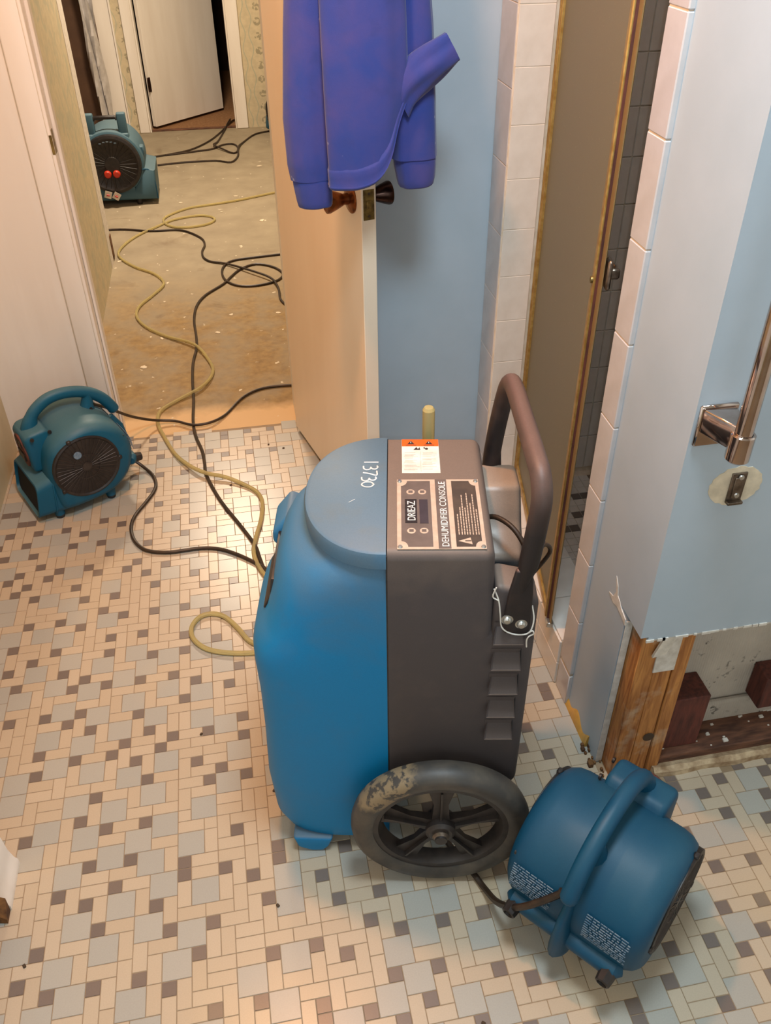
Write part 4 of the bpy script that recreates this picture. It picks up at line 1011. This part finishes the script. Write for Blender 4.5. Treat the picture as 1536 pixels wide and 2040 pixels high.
cord('power_cord', 'long black cord winding from the dehumidifier along the middle of the bare hall floor', 'cord', [(12.5, 31.2), (10.89, 34.11), (10.41, 36.26), (10.02, 38.64), (8.68, 42.3), (6.62, 47.48), (5.11, 52.93), (4.92, 55.7), (4.66, 58.61), (3.88, 62.34), (3.59, 66.17), (3.69, 71.5), (3.59, 77.27), (3.7, 82.65), (4.26, 87.48), (4.23, 91.83), (3.97, 97.41), (4.42, 102.8), (5.98, 107.04), (9.09, 111.21), (10.7, 114.52), (12.45, 117.46), (15.28, 119.32), (18.33, 117.25), (19.74, 113.64), (18.25, 110.72), (14.65, 109.43), (11.64, 110.03), (9.74, 112.42), (9.06, 115.78), (9.45, 119.27), (11.29, 121.85), (16.44, 122.83), (23.08, 123.56)], .2, 'cord')
cord('power_cord', 'black cord crossing the hall floor from the left wall corner', 'cord', [(-15.03, 142.4), (-12.66, 143.08), (-9.22, 142.69), (-4.26, 140.82), (0.66, 140.42), (3.12, 138.76), (5.71, 134.56), (6.23, 130.9), (5.7, 127.56), (5.93, 124.43), (7.17, 122.17), (9.85, 120.4), (14.14, 115.47), (17.41, 111.34), (18.39, 107.15), (18.41, 102.46), (20.1, 98.07)], .2, 'cord', [None] * 11 + [.3, .6, .6, .4, None, None])
cord('power_cord', 'thin black cord running from the large air mover through the far doorway', 'cord', [(-5.2, 190.5), (-5.88, 193.55), (-1.05, 195.73), (3.9, 198.88), (8.43, 205.67), (11.95, 214.68), (14.71, 223.4), (17.36, 229.76)], .22, 'cord', [None] * 6 + [.45, None])
cord('power_cord', 'black cord with a small loop lying before the far doorway', 'cord', [(-2.27, 195.0), (6.39, 197.45), (9.55, 198.68), (12.18, 201.98), (14.88, 201.92), (15.82, 197.42), (14.51, 193.5), (11.65, 197.32), (9.73, 201.03), (10.87, 205.18), (12.76, 215.05), (14.0, 222.0), (15.0, 228.46)], .22, 'cord', [None] * 7 + [.5, .6, None, None, .5, None])
cord('power_cord', 'black cord from the large air mover to the far air mover behind the door', 'cord', [(-4.0, 186.69), (2.64, 187.89), (9.88, 187.74), (13.44, 185.72), (15.37, 190.61), (15.82, 197.42), (17.4, 203.37), (20.68, 210.5), (24.2, 213.0), (27.2, 214.2)], .22, 'cord', [None] * 5 + [.6] + [None] * 4)
cord('drain_hose', 'yellowed clear hose snaking over the bare hall floor and onto the vinyl', 'hose', [(30.51, 163.43), (22.32, 160.32), (14.3, 156.66), (8.45, 154.78), (3.15, 153.2), (-1.15, 148.93), (-1.7, 145.35), (0.14, 142.28), (3.12, 141.39), (6.83, 142.43), (8.5, 144.83), (7.54, 147.19), (4.68, 148.08), (0.2, 146.49), (-3.33, 142.68), (-6.61, 138.71), (-9.11, 133.43), (-9.65, 128.3), (-6.64, 122.48), (-2.86, 118.16), (-1.1, 113.46), (-2.61, 109.18), (-4.86, 104.65), (-5.17, 100.57), (-3.51, 96.27), (-0.24, 92.19), (3.97, 88.05), (6.05, 82.83), (6.47, 78.82), (4.83, 74.53), (1.52, 71.93), (-0.67, 69.51), (-0.99, 66.31), (-0.01, 62.5), (1.36, 58.33), (3.2, 54.94), (5.11, 52.82), (7.35, 51.74), (9.66, 49.92), (10.97, 48.12), (11.36, 46.04), (10.96, 42.77), (10.2, 39.74), (9.83, 37.22), (10.3, 34.63), (11.52, 32.0), (14.04, 28.84)], .24, 'hose', [None] * 26 + [.5, None, None, .5] + [None] * 5 + [.5, .65, .5] + [None] * 9)
cord('drain_hose', 'short loop of yellowed clear hose beside the blue dehumidifier front', 'hose', [(12.92, 22.75), (10.32, 23.06), (8.73, 24.11), (7.63, 26.16), (6.49, 27.93), (5.28, 28.67), (4.05, 28.48), (3.26, 27.37), (3.21, 26.01), (3.91, 24.66), (5.16, 23.62), (7.24, 22.89), (9.58, 22.55), (13.34, 22.14)], .24, 'hose', [.5, .6] + [None] * 12)
ep = fan2.matrix_basis @ Vector((3.3 * I, -.7 * I, 8.3 * I)) / I
cord('power_cord', 'short black cord from under the dehumidifier wheel to the tipped air mover', 'cord', [(21.8, 1.5), (22.55, -0.71), (23.45, -2.6), (24.0, -4.2), (24.3, -6.2), (25.0, -8.2), (ep.x - .3, ep.y), (ep.x, ep.y)], .24, 'cord', [None, None, .3, .5, 2.2, 5.2, ep.z - .5, ep.z])

# ------------------------------------------------------------ loose bits
mb = MB(); rings = []
for i in range(22):
    z = 0.3 + i * 3.4; r = []
    for k in range(12): f = k / 11; r.append(Vector((-18.2 + .045 * z * .0 + 3.0 * f + .35 * math.sin(i * .9 + k), 214 + 1.0 * math.sin(k * 1.1 + i * .5) + 2.0 * f, z)))
    rings.append(r + [p + Vector((.05, .12, 0)) for p in r[::-1]])
mb.loft(rings); tag(mb.build('plastic_sheet', 'plastic_sheet'), 'crumpled white plastic sheet hanging at the hall corner behind the large air mover', 'sheet')
random.seed(21)
fl_me = []
for j in range(4):
    m_ = MB(); n_ = 6; m_.prism([(.45 * math.cos(2 * PI * k / n_) * random.uniform(.5, 1.2), .3 * math.sin(2 * PI * k / n_) * random.uniform(.6, 1.2)) for k in range(n_)], lambda p, a: (p[0], p[1], a), -.02, .08); fl_me.append(m_.mesh('paint_flake', 'flake', False))
for i, (x, y, wh) in enumerate([(-9.3, 126, 'by the broken wall corner at the left'), (-1, 92, 'left of the long black cord, just past the hose bend'), (-3.5, 83, 'on the pale strip near the left door casing'), (7.5, 92.5, 'right of the long black cord in the yellow stain'), (17.5, 98, 'in front of the open white door, on the yellow stain'), (13.5, 160, 'beyond the hose loop, towards the right'), (10, 150, 'right beside the hose loop'), (18, 143, 'behind the sweatshirt sleeve, beyond the cord tangle'), (1.5, 158, 'to the right of the large air mover snout'), (20, 182, 'before the far wallpaper wall at the right')]):
    o = put('paint_flake', fl_me[i % 4], None, (x, y, 0)); o.rotation_euler = (0, 0, random.uniform(0, 6)); s_ = random.uniform(.8, 1.7); o.scale = (s_, s_, 1)
    tag(o, 'pale paint flake ' + wh, 'paint flake', 'paint flakes on the bare floor')
cr = MB(); cr.box(-.14, .14, -.1, .1, -.01, .12, .04, 1); cr = cr.mesh('dirt_crumb', 'dirt', False)
for i, (x, y, wh) in enumerate([(13.0, 58.6, 'near the door bottom, upper left one'), (14.8, 57.4, 'closest to the door bottom'), (7.9, 50.6, 'between the long cord and the hose'), (9.3, 25.1, 'inside the short hose loop'), (3.9, 14.2, 'left of the dehumidifier, nearest the wall side'), (9.6, 7.4, 'close to the blue dehumidifier front'), (-8.2, -3.1, 'by the low wall end at the lower left'), (21.5, -12.6, 'at the bottom, left of the tipped cord and fan'), (9.1, -2.2, 'below the blue dehumidifier foot')]):
    o = put('dirt_crumb', cr, None, (x, y, 0)); o.rotation_euler = (0, 0, random.uniform(0, 6))
    tag(o, 'tiny dark dirt crumb ' + wh.replace('tipped cord and fan', 'air mover'), 'dirt', 'dirt crumbs on the vinyl')
# bases of the warm ceiling lamps and of the added, unseen cool fill light
for nm, (x, y, z), lab in (('ceiling_lamp', LAMP_POS, 'round white ceiling lamp base over the bathroom floor'), ('ceiling_lamp', COOL_POS, 'unseen white base of the added cool fill light above the near end of the bathroom'), ('ceiling_lamp', (6, 150, 90.4), 'round white ceiling lamp base over the hall floor')):
    t_ = thing(nm, lab, 'lamp', (x, y, 96))
    MB().lathe([(0, -3.4), (5.4, -3.4), (6.0, -3.0), (6.2, 0), (0, 0)], (0, 0, 0), (0, 0, 1), 40).build('base', 'white_paint', t_)
    MB().lathe([(6.0, -3.0), (6.6, -3.2), (6.6, -2.6), (6.0, -2.4)], (0, 0, 0), (0, 0, 1), 40, True).build('rim', 'chrome', t_)
